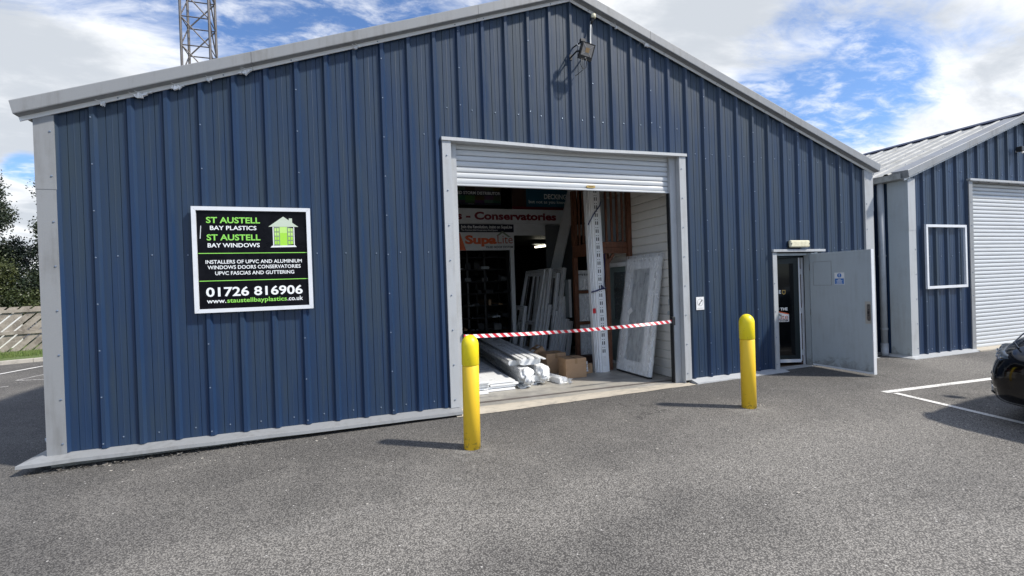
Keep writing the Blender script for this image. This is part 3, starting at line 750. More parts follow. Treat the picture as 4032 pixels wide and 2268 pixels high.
    q.prism(pts, 'x', X0-.005, X0-.0037); q.build('blue_print', 'bluesticker', s)
    w = MB(); w.box(X0-.0065, X0-.0052, -.570, -.560, 1.553, 1.590); w.box(X0-.0065, X0-.0052, -.570, -.560, 1.535, 1.546)
    for z, a in ((1.49, .05), (1.472, .10), (1.453, .08), (1.434, .10)): w.box(X0-.0065, X0-.0052, -.565-a/2, -.565+a/2, z-.005, z+.004)
    w.build('printed_text', 'txtwhite', s)
build_door()
# ------------------------------------------------------------------ company sign
def build_sign():
    s = thing('company_sign', 'black square sign board with white frame, green and white lettering and a house logo', 'sign', (-4.16, -.05, 1.40))
    yF = -.072
    p = MB(); p.box(-4.725, -3.59, -.052, -.037, 1.425, 2.54); p.build('panel', 'blackpanel', s)
    f = MB(); a0, a1, b0, b1 = -4.772, -3.552, 1.390, 2.585; w = .043
    def fr(pts): f.prism(pts, 'y', yF, -.036)
    g = .0012
    fr([(a0, b0), (a0, b1), (a0+w, b1-w-g), (a0+w, b0+w+g)]); fr([(a1, b0), (a1-w, b0+w+g), (a1-w, b1-w-g), (a1, b1)])
    fr([(a0+g, b1), (a1-g, b1), (a1-w-g, b1-w), (a0+w+g, b1-w)]); fr([(a0+g, b0), (a0+w+g, b0+w), (a1-w-g, b0+w), (a1-g, b0)])
    f.build('frame', 'alu', s)
    y = -.0535
    def T(txt, x0, x1, z, m, bold, h=None): place(text_mb(txt, width=x1-x0, height=h, bold=bold), x0, y, z).build('lettering', m, s, fixn=False)
    T('ST AUSTELL', -4.634, -4.092, 2.403, 'txtgreen', .022, .068)
    T('BAY PLASTICS', -4.598, -4.131, 2.324, 'txtwhite', .018, .048)
    T('ST AUSTELL', -4.634, -4.094, 2.207, 'txtgreen', .022, .068)
    T('BAY WINDOWS', -4.627, -4.103, 2.127, 'txtwhite', .018, .048)
    T('INSTALLERS OF UPVC AND ALUMINIUM', -4.654, -3.662, 1.942, 'txtwhite', .014, .042)
    T('WINDOWS DOORS CONSERVATORIES', -4.636, -3.677, 1.880, 'txtwhite', .014, .042)
    T('UPVC FASCIAS AND GUTTERING', -4.564, -3.749, 1.813, 'txtwhite', .014, .042)
    T('01726 816906', -4.660, -3.664, 1.573, 'txtwhite', .022, .104)
    T('www.', -4.656, -4.465, 1.497, 'txtwhite', .014, .052); T('staustellbayplastics', -4.455, -3.838, 1.497, 'txtgreen', .014, .052); T('.co.uk', -3.832, -3.664, 1.497, 'txtwhite', .014, .052)
    r = MB(); r.box(-4.722, -3.593, -.0540, -.0522, 2.055, 2.063); r.box(-4.722, -3.593, -.0540, -.0522, 1.744, 1.752); r.build('divider_line', 'txtgreen', s)
    sc = MB(); sc.prism([(-4.690, 2.37), (-4.684, 2.37), (-4.694, 2.225), (-4.701, 2.225)], 'y', -.0535, -.0522); sc.build('scratch', 'alu', s)
    # house emblem
    e = MB(); y1, y0 = -.0545, -.0522
    e.prism([(-4.006, 2.364), (-3.846, 2.484), (-3.687, 2.364)], 'y', y1, y0, 0)
    e.prism([(-3.786, 2.438), (-3.786, 2.463), (-3.752, 2.463), (-3.752, 2.413)], 'y', y1-.0004, y0+.0004, 0)
    e.prism([(-3.991, 2.122), (-3.712, 2.126), (-3.728, 2.146), (-3.972, 2.142)], 'y', y1, y0, 1)
    e.prism([(-3.962, 2.362), (-3.952, 2.362), (-3.952, 2.144), (-3.962, 2.144)], 'y', y1, y0, 1); e.prism([(-3.740, 2.362), (-3.732, 2.362), (-3.732, 2.144), (-3.740, 2.144)], 'y', y1, y0, 1)
    e.box(-3.890, -3.806, y1, y0, 2.144, 2.290, 2); e.box(-3.890, -3.806, y1, y0, 2.2905, 2.362, 3)
    for (xa, xb, sk) in ((-3.951, -3.888, -.008), (-3.808, -3.741, .008)):
        e.prism([(xa, 2.362), (xb, 2.354-sk), (xb, 2.152+sk), (xa, 2.146)], 'y', y1-.0015, y1-.0003, 4)
        for i in range(2):
            for k in range(4):
                a = xa+.008+i*(xb-xa-.010)/2; b = a+(xb-xa)/2-.012; z0 = 2.158+k*.050
                e.box(a, b, y1-.0030, y1-.0017, z0, z0+.038, 3 if k > 1 else 2)
    e.build('house_emblem', ['pearl', 'txtwhite', 'lime', 'limepale', 'printgrey'], s)
    for x in (-4.5, -3.8):
        k = MB(); k.box(x-.03, x+.03, -.037, -.0335, 1.5, 2.45); k.build('fixing_rail', 'galv', s)
build_sign()
# ------------------------------------------------------------------ wall fittings
def build_fittings():
    n = thing('no_smoking_notice', 'small white paper no smoking notice on the wall right of the roller door', 'notice', (2.17, -.01, 1.086))
    p = MB(); p.box(2.094, 2.246, -.012, -.004, 1.086, 1.292); p.build('paper', 'paper', n)
    i = MB()
    cx, cz = 2.170, 1.205
    for k in range(24):
        a, b = 2*math.pi*k/24, 2*math.pi*(k+1)/24
        i.face([(cx+r*math.cos(t), -.0128, cz+r*math.sin(t)) for r, t in ((.060, a), (.060, b), (.050, b), (.050, a))], 1)
    d = Vector((.64, 0, .77)); 
    for (a, b, w, mi) in ((-.052, -.004, .015, 0), (.004, .050, .015, 0), (-.06, .06, .006, 1)):
        c = Vector((cx+.006, -.0135 if mi == 0 else -.0128, cz)); i.bar(c+d*a, c+d*b, w, .001, (0, -1, 0), mi)
    i.box(cx-.05, cx-.045, -.0132, -.0122, cz-.03, cz+.03, 1); i.box(2.11, 2.23, -.0132, -.0122, 1.112, 1.118, 1); i.box(2.12, 2.22, -.0132, -.0122, 1.10, 1.105, 1)
    i.build('cigarette_symbol', ['black', 'greyink'], n)
    # bulkhead light over the side door
    b = thing('bulkhead_light', 'rectangular yellowed bulkhead light above the open side door', 'lamp', (4.243, -.03, 2.07))
    q = MB(); q.box(4.030, 4.456, -.075, -.033, 2.075, 2.183); q.build('base', 'black', b, bevel=.008)
    q = MB(); q.box(4.022, 4.464, -.115, -.060, 2.068, 2.190); q.build('lens', 'lens', b, bevel=.02)
    for x in (4.028, 4.442):
        q = MB(); q.box(x, x+.016, -.119, -.055, 2.120, 2.136); q.build('clip', 'black', b)
    # floodlight near the ridge
    f = thing('floodlight', 'black floodlight with sensor hanging on the wall below the roof peak', 'lamp', (.13, -.03, 4.75))
    mx = Matrix.Translation((.135, -.25, 4.845)) @ Matrix.Rotation(math.radians(9), 4, 'Y') @ Matrix.Rotation(math.radians(22), 4, 'X') @ Matrix.Rotation(math.radians(4), 4, 'Z')
    h = MB(); h.box(-.105, .105, -.022, .022, -.115, .105)
    for k in range(6): h.box(-.085+k*.030, -.075+k*.030, .022, .045, -.09, .09)
    h.xf(mx).build('housing', 'black', f)
    g = MB(); g.box(-.085, .085, -.026, -.0225, -.065, .088); g.xf(mx).build('lamp_glass', 'ledglass', f)
    g = MB(); g.box(-.030, .030, -.0285, -.0262, -.02, .04)
    g.xf(mx).build('led', 'led', f)
    for (a, b_) in (((-.085, .088), (-.03, .04)), ((.085, .088), (.03, .04)), ((-.085, -.065), (-.03, -.02)), ((.085, -.065), (.03, -.02))):
        g = MB(); g.bar((a[0], -.0275, a[1]), (b_[0], -.0275, b_[1]), .004, .002, (0, -1, 0)); g.xf(mx).build('reflector_ridge', 'greyink', f)
    g = MB(); g.dome((0, -.0225, -.092), .013); g.xf(mx).build('sensor_eye', 'ledglass', f)
    br = MB(); br.box(-.012, .004, -.24, -.033, 4.832, 4.846); br.box(-.025, .015, -.041, -.033, 4.80, 4.88); br.bar((-.005, -.23, 4.84), (.06, -.24, 4.845), .03, .02); br.build('bracket', 'black', f)
    s = MB(); s.box(.055, .125, -.25, -.20, 4.975, 5.02); s.tube([(.085, -.20, 4.995), (.05, -.10, 4.985), (.03, -.035, 4.98)], .010, 10); s.build('motion_sensor', 'black', f, bevel=.008)
    w = MB(); w.tube([(.02, -.20, 4.965), (.015, -.215, 4.935), (.03, -.22, 4.915), (.06, -.22, 4.925), (.065, -.215, 4.945)], .006, 8); w.build('white_lead', 'cable', f, smooth=True)
    w = MB(); w.tube([(.06, -.24, 4.74), (.055, -.22, 4.66), (.09, -.21, 4.61), (.14, -.21, 4.63), (.15, -.22, 4.69), (.13, -.24, 4.74)], .005, 8)
    w.tube([(.08, -.24, 4.74), (.10, -.20, 4.60), (.05, -.05, 4.57)], .004, 8); w.build('cable', 'black', f, smooth=True)
    c = MB(); c.tube([(.335, -.05, 5.40), (.325, -.045, 5.30), (.31, -.06, 5.16), (.30, -.075, 5.0), (.24, -.16, 4.92), (.17, -.235, 4.88)], .011, 10); c.build('conduit', 'cable', f, smooth=True)
    c = MB(); c.tube([(.352, -.07, 5.44), (.345, -.065, 5.40), (.335, -.05, 5.36)], [.024, .02, .014], 12); c.build('cable_gland', 'black', f, smooth=True)
    c = MB(); c.lathe([(.0, .0), (.030, .0), (.036, .01), (.036, .05), (.028, .06), (.0, .06)], (.365, -.075, 5.435), 16); c.build('junction_box', 'lens', f, smooth=True)
    # torn scraps of white foam under the verge
    for (x, w_, h_, side) in ((-5.54, .05, .05, -1), (-5.18, .17, .05, -1), (-4.86, .12, .045, -1), (-4.55, .05, .04, -1), (-4.18, .13, .05, -1), (-2.95, .07, .025, -1), (.75, .03, .055, 1), (1.27, .14, .04, 1)):
        mb = MB(); zc = ztop(x)-.002; N = 9
        top = []; bot = []
        for k in range(N+1):
            t = k/N; xx = x-w_/2+w_*t
            top.append((xx, -.05-random.uniform(0, .02), ztop(xx)+.012+random.uniform(-.008, .012)))
            bot.append((xx+random.uniform(-.012, .012), -.052-random.uniform(0, .03), ztop(xx)-h_*random.uniform(.2, 1)*math.sin(math.pi*min(max(t, .12), .88))))
        bk = [(p[0], -.036, p[2]) for p in bot]
        for k in range(N):
            mb.face([top[k], top[k+1], bot[k+1], bot[k]]); mb.face([bot[k], bot[k+1], bk[k+1], bk[k]])
        for k in range(2):
            a = Vector(top[random.randrange(N)]); mb.bar(a, a+Vector((random.uniform(-.09, -.02), -.02, random.uniform(.01, .045))), .004, .003)
        lab = 'torn scrap of white foam stuck under the grey roof edging' 
        tag(mb.build('foam_scrap', 'white'), lab, 'scrap', 'white foam scraps under the roof edging')
build_fittings()
# ------------------------------------------------------------------ bollards and tape
def bollard(x, y, label, tilt=0, first=None):
    if first is None:
        b = thing('bollard', label, 'bollard', (0, 0, 0), 'yellow bollards in front of the roller door')
        p = MB(); r = .0885
        p.lathe([(0, -.1), (r, -.1), (r, .865), (r-.004, .872), (0, .872)], n=40); p.build('post', 'yellow', b, smooth=True, local=True)
        c = MB(); R2 = r+.003; prof = [(R2-.006, .874), (R2, .880), (R2, 1.085)]
        for t in np.linspace(0, math.pi/2, 9)[1:]: prof.append((R2*math.cos(t)+1e-4, 1.085+.108*math.sin(t)))
        c.lathe(prof, n=40); c.build('cap', 'cap', b, smooth=True, local=True)
    else: b = copy_tree(first); b['label'] = label
    b.location = (x, y, ground_z(x, y)); b.rotation_euler = (0, math.radians(tilt), 0)
    return b
b1 = bollard(-1.970, -1.331, 'yellow dome-topped bollard at the left side of the roller door', .7)
b2 = bollard(1.635, -1.467, 'yellow bollard nearer the side door, with scuffed cap', 0, b1); b2.rotation_euler = (0, 0, 2.2)
def build_tape():
    t = thing('barrier_tape', 'red and white striped barrier tape stretched across the roller doorway', 'barrier', (-1.70, .03, .9))
    mb = MB(); N = 40; P0 = Vector((-1.718, .03, .917)); P1 = Vector((1.665, .035, .926)); hw = .025
    rows = []
    for k in range(N+1):
        u = k/N; p = P0.lerp(P1, u); p.z -= .034*4*u*(1-u); tw = .35*math.sin(u*9)+.25*math.sin(u*23+1)
        d = Vector((0, math.sin(tw), math.cos(tw)))*hw
        n_ = Vector((0, .0006, 0)); rows.append((p-d-n_, p+d-n_, p+d+n_, p-d+n_))
    for a, b in zip(rows, rows[1:]):
        for j in range(4): mb.face([a[j], b[j], b[(j+1) % 4], a[(j+1) % 4]])
    mb.build('ribbon', 'tape', t)
    r = MB(); r.box(1.648, 1.704, .015, .085, .865, 1.0); r.build('reel_housing', 'black', t, bevel=.008)
    r = MB(); r.box(-1.722, -1.705, .02, .05, .88, .955); r.build('wall_clip', 'black', t)
build_tape()
# ------------------------------------------------------------------ inside the workshop
def build_interior():
    FZ = -.055
    # cream shiplap partition
    pw = thing('partition_wall', 'cream horizontal shiplap cladding wall inside the roller door', 'wall', (1.9, .3, FZ))
    mb = MB(); z = FZ; H = .152
    while z < 3.5:
        y0, y1 = .14, 2.7
        P_ = [(1.925, z), (1.900, z+.012), (1.900, z+H-.02), (1.925, z+H)]
        for a, b in zip(P_, P_[1:]): mb.face([(a[0], y0, a[1]), (a[0], y1, a[1]), (b[0], y1, b[1]), (b[0], y0, b[1])])
        z += H
    mb.box(1.93, 1.96, .14, 2.7, FZ, 3.55)
    mb.build('cladding', 'cream', pw, fixn=False)
    k = MB(); k.box(1.890, 1.906, .36, .42, 1.16, 1.26); k.build('socket', 'doorgrey', pw)
    k = MB(); k.tube([(1.906, .42, 1.03), (1.888, .42, 1.03)], .035, 14); k.build('round_socket', 'doorgrey', pw)
    # mezzanine
    mz = thing('mezzanine', 'white fronted mezzanine floor across the back of the workshop', 'mezzanine', (0, 5.1, FZ))
    m = MB(); m.box(-6.0, 6.0, 5.05, 5.1, 2.83, 3.12); m.build('lower_fascia', 'whitedull', mz)
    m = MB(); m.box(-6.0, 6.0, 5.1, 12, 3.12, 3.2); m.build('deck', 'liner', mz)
    m = MB(); m.box(.74, .84, 5.1, 5.2, FZ, 3.12); m.build('post', 'whitedull', mz)
    m = MB(); m.box(-3.6, -3.5, 5.1, 5.2, FZ, 3.12); m.build('post', 'whitedull', mz)
    def txt(s, x0, x1, y, z, m_, parent, bold=.02, h=None, shear=0): return place(text_mb(s, width=x1-x0, height=h, bold=bold, shear=shear), x0, y, z).build('lettering', m_, parent, fixn=False)
    sg = thing('fascia_sign', 'long white sign with dark red conservatories lettering along the mezzanine edge', 'sign', (.8, 5.0, 3.12))
    m = MB(); m.box(-2.6, 2.20, 4.985, 5.045, 3.118, 3.478); m.build('board', 'whitedull', sg)
    txt('as - Conservatories', -.79, 1.985, 4.983, 3.215, 'txtred', sg, .04, .185)
    bn = thing('roof_system_banner', 'white and navy roof system banner with orange lettering hung below the mezzanine', 'banner', (.14, 5.0, 2.46))
    m = MB(); m.box(-.72, .822, 5.020, 5.034, 2.902, 3.100, 0); m.box(-.72, .822, 5.020, 5.034, 2.458, 2.901, 1)
    m.prism([(-.72, 2.86), (-.56, 2.88), (-.42, 2.46), (-.72, 2.46)], 'y', 5.014, 5.019, 2); m.build('sheet', ['navy', 'whitedull', 'txtorange'], bn)
    txt('Join the Revolution, insist on SupaLite', -.53, .78, 5.017, 3.000, 'txtwhite', bn, .03, .075)
    txt('The Premium Solid Conservatory Roof System', -.52, .40, 5.017, 2.935, 'txtwhite', bn, .01, .04, .25)
    txt('Supa', -.44, .365, 5.0165, 2.625, 'txtorange', bn, .05, .20); txt('Lite', .385, .785, 5.0165, 2.625, 'txtrust', bn, .0, .22)
    txt('TILED ROOF SYSTEM', .07, .79, 5.0165, 2.51, 'txtdark', bn, .03, .052)
    m = MB(); m.prism([(.36, 2.82), (.52, 2.935), (.74, 2.78), (.67, 2.78), (.52, 2.885), (.43, 2.82)], 'y', 5.012, 5.0165); m.build('roof_emblem', 'printgrey', bn)
    b2_ = thing('distributor_banner', 'dark banner with rows of small pictures and white capitals above the long sign', 'banner', (-.03, 5.1, 3.57))
    m = MB(); m.box(-1.2, .545, 5.12, 5.13, 3.585, 4.35, 0); m.box(-1.2, .545, 5.114, 5.119, 3.82, 3.94, 1); m.box(-1.2, .545, 5.114, 5.119, 3.585, 3.64, 1); m.build('sheet', ['tiles', 'navy'], b2_)
    txt('APPROVED STORM DISTRIBUTOR', -.93, .53, 5.112, 3.845, 'txtwhite', b2_, .02, .075); txt('www.', -.30, -.15, 5.112, 3.60, 'txtwhite', b2_, .0, .02)
    b3 = thing('decking_banner', 'teal banner with white decking lettering high above the mezzanine', 'banner', (1.5, 5.1, 3.5))
    m = MB(); m.box(.83, 2.5, 5.12, 5.13, 3.57, 4.35, 0); m.box(.83, 1.22, 5.114, 5.119, 3.57, 4.35, 2); m.box(.83, 2.5, 5.11, 5.118, 3.50, 3.568, 1); m.build('sheet', ['teal', 'crimson', 'timberdark'], b3)
    txt('DECKING', 1.72, 2.36, 5.112, 3.785, 'txtwhite', b3, .03, .13); txt('but not as you know it', 1.29, 2.47, 5.112, 3.665, 'txtwhite', b3, .02, .085)
    # lit tube under the mezzanine
    lt = thing('fluorescent_light', 'lit fluorescent tube light glowing far back under the mezzanine', 'lamp', (2.4, 7.1, 2.75))
    m = MB(); m.box(2.95, 3.45, 9.0, 9.25, 2.96, 3.0); m.build('body', 'whitedull', lt)
    m = MB(); m.bar((3.0, 9.0, 2.86), (3.42, 9.1, 2.91), .07, .06); m.build('tube', 'tube', lt, bevel=.01)
    m = MB(); m.bar((3.2, 9.1, 2.995), (3.2, 9.1, 3.12), .02, .02); m.build('hanger', 'galv', lt)
    # racking
    rk = thing('storage_rack', 'tall dark pigeonhole rack of stored profiles deep in the workshop', 'rack', (.4, 6.6, FZ))
    for x in (-1.9, -1.0, -.1, .38, 1.05):
        for y in (6.3, 7.2):
            m = MB(); m.box(x-.03, x+.03, y-.03, y+.03, FZ, 2.6); m.build('upright', 'black', rk)
    for j in range(8):
        z = .05+j*.33
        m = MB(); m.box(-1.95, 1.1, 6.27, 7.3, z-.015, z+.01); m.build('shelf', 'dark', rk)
    for k in range(120):
        j = random.randrange(8); x = random.uniform(-1.8, .95); w = random.uniform(.03, .26); z = .062+j*.33
        m = MB(); h = random.choice([.012, .02, .03, .05, .09, .15]); L = random.uniform(0, .25); m.box(x-w/2, x+w/2, 6.2-L, 7.25, z, z+h)
        if random.random() < .5: m.box(x-w/2+.01, x+w/2-.01, 6.22-L, 7.2, z+h+.001, z+h+.02)
        tag(m.build('stored_profile', random.choice(['doorgrey', 'sheetgrey', 'dark', 'dark', 'dark', 'dark', 'card'])), 'plastic profile stored in a pigeonhole of the dark rack', 'profile', 'profiles stored in the rack')
    # leaning plank and sheet
    m = MB(); a = Vector((1.163, 4.8, FZ)); b = Vector((2.33, 4.8, 4.22))
    m.bar(a+Vector((.12, 0, 0)), b+Vector((.12, 0, 0)), .055, .24, (1, 0, 0)); m.bar(a+Vector((.245, -.05, .02)), b+Vector((.245, -.05, .02)), .03, .035, (1, 0, 0))
    tag(m.build('fascia_board', 'white'), 'long pale board leaning to the right behind the window frames', 'board')
    m = MB(); m.box(1.65, 2.385, 4.93, 4.95, FZ, 3.08); m.box(2.386, 2.40, 4.92, 4.955, FZ, 3.09)
    tag(m.build('sheet_panel', 'sheetgrey'), 'tall grey white sheet standing behind the leaning board', 'panel')
    # stack of leaning window frames
    def frame(yn, depth, xb, xt, ht, w=.09, th=.075, transom=None, slots=True, fill=None, label=''):
        t = thing('window_frame', label, 'window frame', (xb, yn, FZ), 'white window frames leaning in a row')
        m = MB(); D = depth
        for (y0, y1, z0, z1) in ((0, w, 0, ht), (D-w, D, 0, ht), (w, D-w, 0, w), (w, D-w, ht-w*1.3, ht)): m.box(-th/2, th/2, y0+.0, y1, z0, z1)
        if transom: m.box(-th/2+.004, th/2-.004, w, D-w, transom, transom+w)
        m.box(-th/2+.02, th/2-.012, w, w+.018, w, ht-w*1.3, 2); m.box(-th/2+.02, th/2-.012, D-w-.018, D-w, w, ht-w*1.3, 2)
        if slots:
            for zz in (ht-.032, ht-.070)+((transom+.02, transom+.05) if transom else ()):
                y = w+.02
                while y < D-w-.05: m.box(-th/2-.0012, -th/2+.004, y, y+.045, zz, zz+.011, 1); y += .085
        for q in (-.016, .004, .02): m.box(q, q+.004, -.0012, .003, .01, ht-.01, 2)
        m.build('frame', ['white', 'slot', 'galv'], t, local=True)
        pc = MB(); pc.box(-th/2-.004, th/2+.004, -.004, w*.8, ht, ht+.012); pc.build('end_cap', 'black', t, local=True)
        if fill: f_ = MB(); f_.box(-.01, .01, w, D-w, w, ht-w*1.3); f_.build('pane', fill, t, local=True)
        t.rotation_euler = (0, math.atan2(xt-xb, ht), 0)
        return t
    frame(4.316, 1.28, .94, 1.375, 2.03, transom=.66, label='tall white window frame leaning leftmost of the row, with the widest opening')
    frame(4.75, .8, .80, .985, 1.12, label='short white frame standing at the far left of the row behind the tall ones')
    frame(4.05, .75, 1.075, 1.388, 2.02, label='tall narrow white frame leaning second in the row')
    frame(4.18, .9, 1.01, 1.385, 1.98, label='tall white frame pressed between the two leftmost tall frames')
    frame(4.45, 1.1, .97, 1.38, 2.0, label='tall white frame second from the left of the row, set back a little')
    frame(3.88, .7, 1.24, 1.50, 1.90, label='tall white frame in the middle of the row behind the short ones')
    frame(3.66, .5, 1.345, 1.585, 1.35, label='mid height white frame just right of the rightmost tall frame')
    frame(3.95, .6, 1.085, 1.29, 1.17, label='short white frame leaning third in the row, between two tall ones')
    frame(3.80, .6, 1.19, 1.42, 1.03, label='short white frame with black end block leaning fourth in the row')
    frame(3.74, .65, 1.29, 1.60, 2.02, transom=1.0, label='tall white frame leaning rightmost of the tall ones')
    frame(3.60, .55, 1.39, 1.57, .84, label='low white frame leaning second from right in the row')
    frame(3.50, .5, 1.50, 1.605, .78, fill='greyglass', label='lowest white frame leaning at the right end of the row')
    m = MB(); m.box(1.585, 1.63, 3.52, 3.60, .80, 1.66); m.box(1.50, 1.585, 3.56, 3.58, .80, 1.66, 1); tag(m.build('sash', ['white', 'greyglass']), 'upright white sash with grey pane standing above the low frames', 'window sash')
    # timber balcony
    bc = thing('timber_balcony', 'brown cedar balcony frame with balusters beside the cream cladding', 'balcony', (1.5, 2.0, FZ))
    def part(nm, *bx):
        m = MB()
        for q in bx: m.box(*q)
        return m.build(nm, 'cedar', bc, bevel=.004)
    part('post', (1.365, 1.455, 1.52, 1.60, FZ, 2.105)); part('post', (1.20, 1.285, 2.47, 2.56, FZ, 2.098)); part('post', (1.815, 1.897, 1.44, 1.53, 1.955, 3.45))
    part('post', (1.20, 1.285, 2.47, 2.56, 2.335, 3.45)); part('post', (1.21, 1.29, 1.50, 1.585, 2.335, 3.45))
    part('beam', (1.195, 1.813, 1.485, 1.535, 2.108, 2.215), (1.195, 1.813, 1.487, 1.535, 2.218, 2.325)); part('beam', (1.205, 1.255, 1.537, 2.55, 2.10, 2.333))
    part('deck', (1.26, 1.88, 1.54, 2.55, 2.28, 2.33))
    for x in (1.40, 1.515, 1.63, 1.745): part('baluster', (x-.018, x+.018, 1.50, 1.535, 2.331, 3.45))
    for y in (1.75, 1.92, 2.09, 2.26, 2.40): part('baluster', (1.212, 1.248, y-.018, y+.018, 2.335, 3.45))
    part('rail', (1.286, 1.88, 2.50, 2.54, 1.36, 1.42)); part('rail', (1.286, 1.88, 2.50, 2.54, .72, .78)); part('brace', (1.40, 1.44, 1.52, 1.56, 2.0, 2.104))
    m = MB(); m.bar((1.41, 1.56, 1.90), (1.56, 1.56, 2.10), .05, .05); m.build('brace', 'cedar', bc)
    m = MB(); m.box(1.40, 1.86, 1.9, 1.93, 2.332, 3.2); tag(m.build('grey_sheet', 'doorgrey'), 'blue grey sheet standing on the balcony deck behind the balusters', 'panel')
    for (z0, z1, lab) in ((1.432, 1.83, 'topmost of three white film wrapped panels behind the brown post'), (.79, 1.352, 'middle of three white film wrapped panels behind the brown post'), (.10, .712, 'lowest of three white film wrapped panels behind the brown post')):
        t = thing('packed_door', lab, 'panel', (1.6, 2.58, z0), 'wrapped white panels behind the balcony post')
        m = MB(); m.box(1.29, 1.86, 2.545, 2.60, z0, z1)
        for (a, b, c_, d) in ((1.33, 1.48, z0+.08, z1-.1), (1.53, 1.68, z0+.08, z1-.1)):
            for q in ((a, b, c_, c_+.012), (a, b, d-.012, d), (a, a+.012, c_+.012, d-.012), (b-.012, b, c_+.012, d-.012)): m.box(q[0], q[1], 2.538, 2.545, q[2], q[3])
        m.build('panel', 'whitedull', t)
        f_ = MB(); f_.box(1.285, 1.865, 2.528, 2.605, z0-.004, z1+.006); f_.build('film', 'film', t)
        if z0 > 1.4:
            tm = text_mb('local & Roof', width=.30, bold=.03); tm.xf(Matrix.Rotation(math.pi, 4, 'Y')); place(tm, 1.60, 2.526, 1.765).build('lettering', 'txtdark', t, fixn=False)
    sp = MB(); sp.box(1.27, 1.88, 2.42, 2.68, FZ, .09); tag(sp.build('timber_plinth', 'timberdark'), 'dark low timber block under the wrapped white panels', 'plinth')
    # display door set in the cladding
    dd = thing('display_door', 'sage green front door with leaded glass in a white frame on the cladding', 'door', (1.89, 1.9, 0))
    m = MB()
    for q in ((2.255, 2.365, .0, 1.955), (1.36, 1.43, 0, 1.955), (1.43, 2.255, 1.87, 1.955), (1.36, 2.365, -.054, -.001)): m.box(1.835, 1.899, q[0], q[1], q[2], q[3])
    m.build('frame', 'white', dd, bevel=.006)
    m = MB(); m.box(1.855, 1.895, 1.435, 2.25, .003, 1.867)
    for (a, b) in ((1.50, 1.78), (1.86, 2.12)): m.box(1.850, 1.8545, a, b, .18, .62)
    slab = m.build('slab', 'greendoor', dd)
    m = MB(); m.box(1.848, 1.8545, 1.55, 2.06, .83, 1.78); gg = m.build('leaded_glass', 'leadglass', slab)
    m = MB()
    for y in (1.55, 2.045): m.box(1.843, 1.8475, y, y+.015, .83, 1.78, 1)
    m.box(1.843, 1.8475, 1.565, 2.045, 1.765, 1.78, 1); m.box(1.843, 1.8475, 1.565, 2.045, .83, .845, 1)
    for y in (1.66, 1.80, 1.86, 1.98): m.box(1.845, 1.8475, y-.004, y+.004, .845, 1.765)
    for z in (1.0, 1.28, 1.30, 1.56, 1.66): m.box(1.8447, 1.8475, 1.565, 2.045, z-.004, z+.004)
    for y in (1.72, 1.92): m.prism([(y, 1.38), (y+.035, 1.43), (y, 1.48), (y-.035, 1.43)], 'x', 1.844, 1.8475)
    m.build('lead_came', ['black', 'greendoor'], gg)
    # wrapped door leaning on the cladding
    wd = thing('wrapped_door', 'white glazed door wrapped in clear plastic film leaning against the cladding', 'door', (1.53, .5, FZ))
    wd_h = 2.06; w_ = .93
    m = MB(); t = .07
    for (y0, y1, z0, z1) in ((0, .12, .03, wd_h), (w_-.12, w_, .03, wd_h), (.12, w_-.12, .03, .14), (.12, w_-.12, wd_h-.12, wd_h)): m.box(-t/2, t/2, y0, y1, z0, z1)
    y = .14
    while y < w_-.16: m.box(-t/2-.0015, -t/2+.004, y, y+.05, wd_h-.055, wd_h-.042, 1); y += .11
    for k in range(7): m.box(-t/2-.0015, -t/2+.004, .055, .070, .55+k*.19, .66+k*.19, 1)
    m.build('frame', ['white', 'slot'], wd, local=True)
    m = MB()
    for (y0, y1, z0, z1) in ((.12, .20, .14, wd_h-.12), (w_-.20, w_-.12, .14, wd_h-.12), (.20, w_-.20, .14, .24), (.20, w_-.20, wd_h-.20, wd_h-.12)): m.box(-t/2-.014, t/2-.01, y0+.002, y1, z0+.002, z1-.002)
    m.build('sash', 'white', wd, local=True)
    m = MB(); m.box(-.012, .012, .20, w_-.20, .24, wd_h-.20); m.build('pane', 'greyglass', wd, local=True)
    m = MB(); m.box(-t/2-.002, t/2+.002, -.02, w_+.01, 0, .028); m.build('bottom_packer', 'black', wd, local=True)
    m = MB(); Ny, Nz = 16, 36
    def wob(i, j, s): return -t/2-.022+s*.006*math.sin(i*1.7+j*.3)*math.sin(j*.45+i*.3)+random.uniform(-.002, .002)
    G = [[(wob(i, j, 1), -.014+(w_+.028)*i/Ny, .03+(wd_h+.02)*j/Nz) for j in range(Nz+1)] for i in range(Ny+1)]
    for i in range(Ny):
        for j in range(Nz): m.face([G[i][j], G[i+1][j], G[i+1][j+1], G[i][j+1]])
    S_ = [[(-t/2-.022+.1*k/3+random.uniform(-.003, .003), -.016+random.uniform(-.007, .004), .03+(wd_h+.02)*j/Nz) for j in range(Nz+1)] for k in range(4)]
    for k in range(3):
        for j in range(Nz): m.face([S_[k][j], S_[k+1][j], S_[k+1][j+1], S_[k][j+1]])
    m.build('film', 'film', wd, smooth=True, local=True, weld=1e-5)
    m = MB(); m.bar((-.062, .70, 1.06), (-.062, .60, 1.14), .09, .002, (1, 0, 0)); m.box(-.064, -.0625, .02, .06, 1.1, 1.42); m.build('paper_label', 'paper', wd, local=True)
    wd.rotation_euler = (0, math.atan2(.31, 2.06), math.radians(1))
    # upright bundle of profiles tied with navy strap
    pb = thing('profile_bundle', 'upright bundle of white slotted plastic profiles tied with navy straps', 'profiles', (1.15, 1.47, FZ))
    xs = [(.985, 1.06, 1.43, 0), (1.063, 1.105, 1.40, 0), (1.108, 1.205, 1.385, 1), (1.208, 1.232, 1.40, 0), (1.236, 1.262, 1.41, 0)]
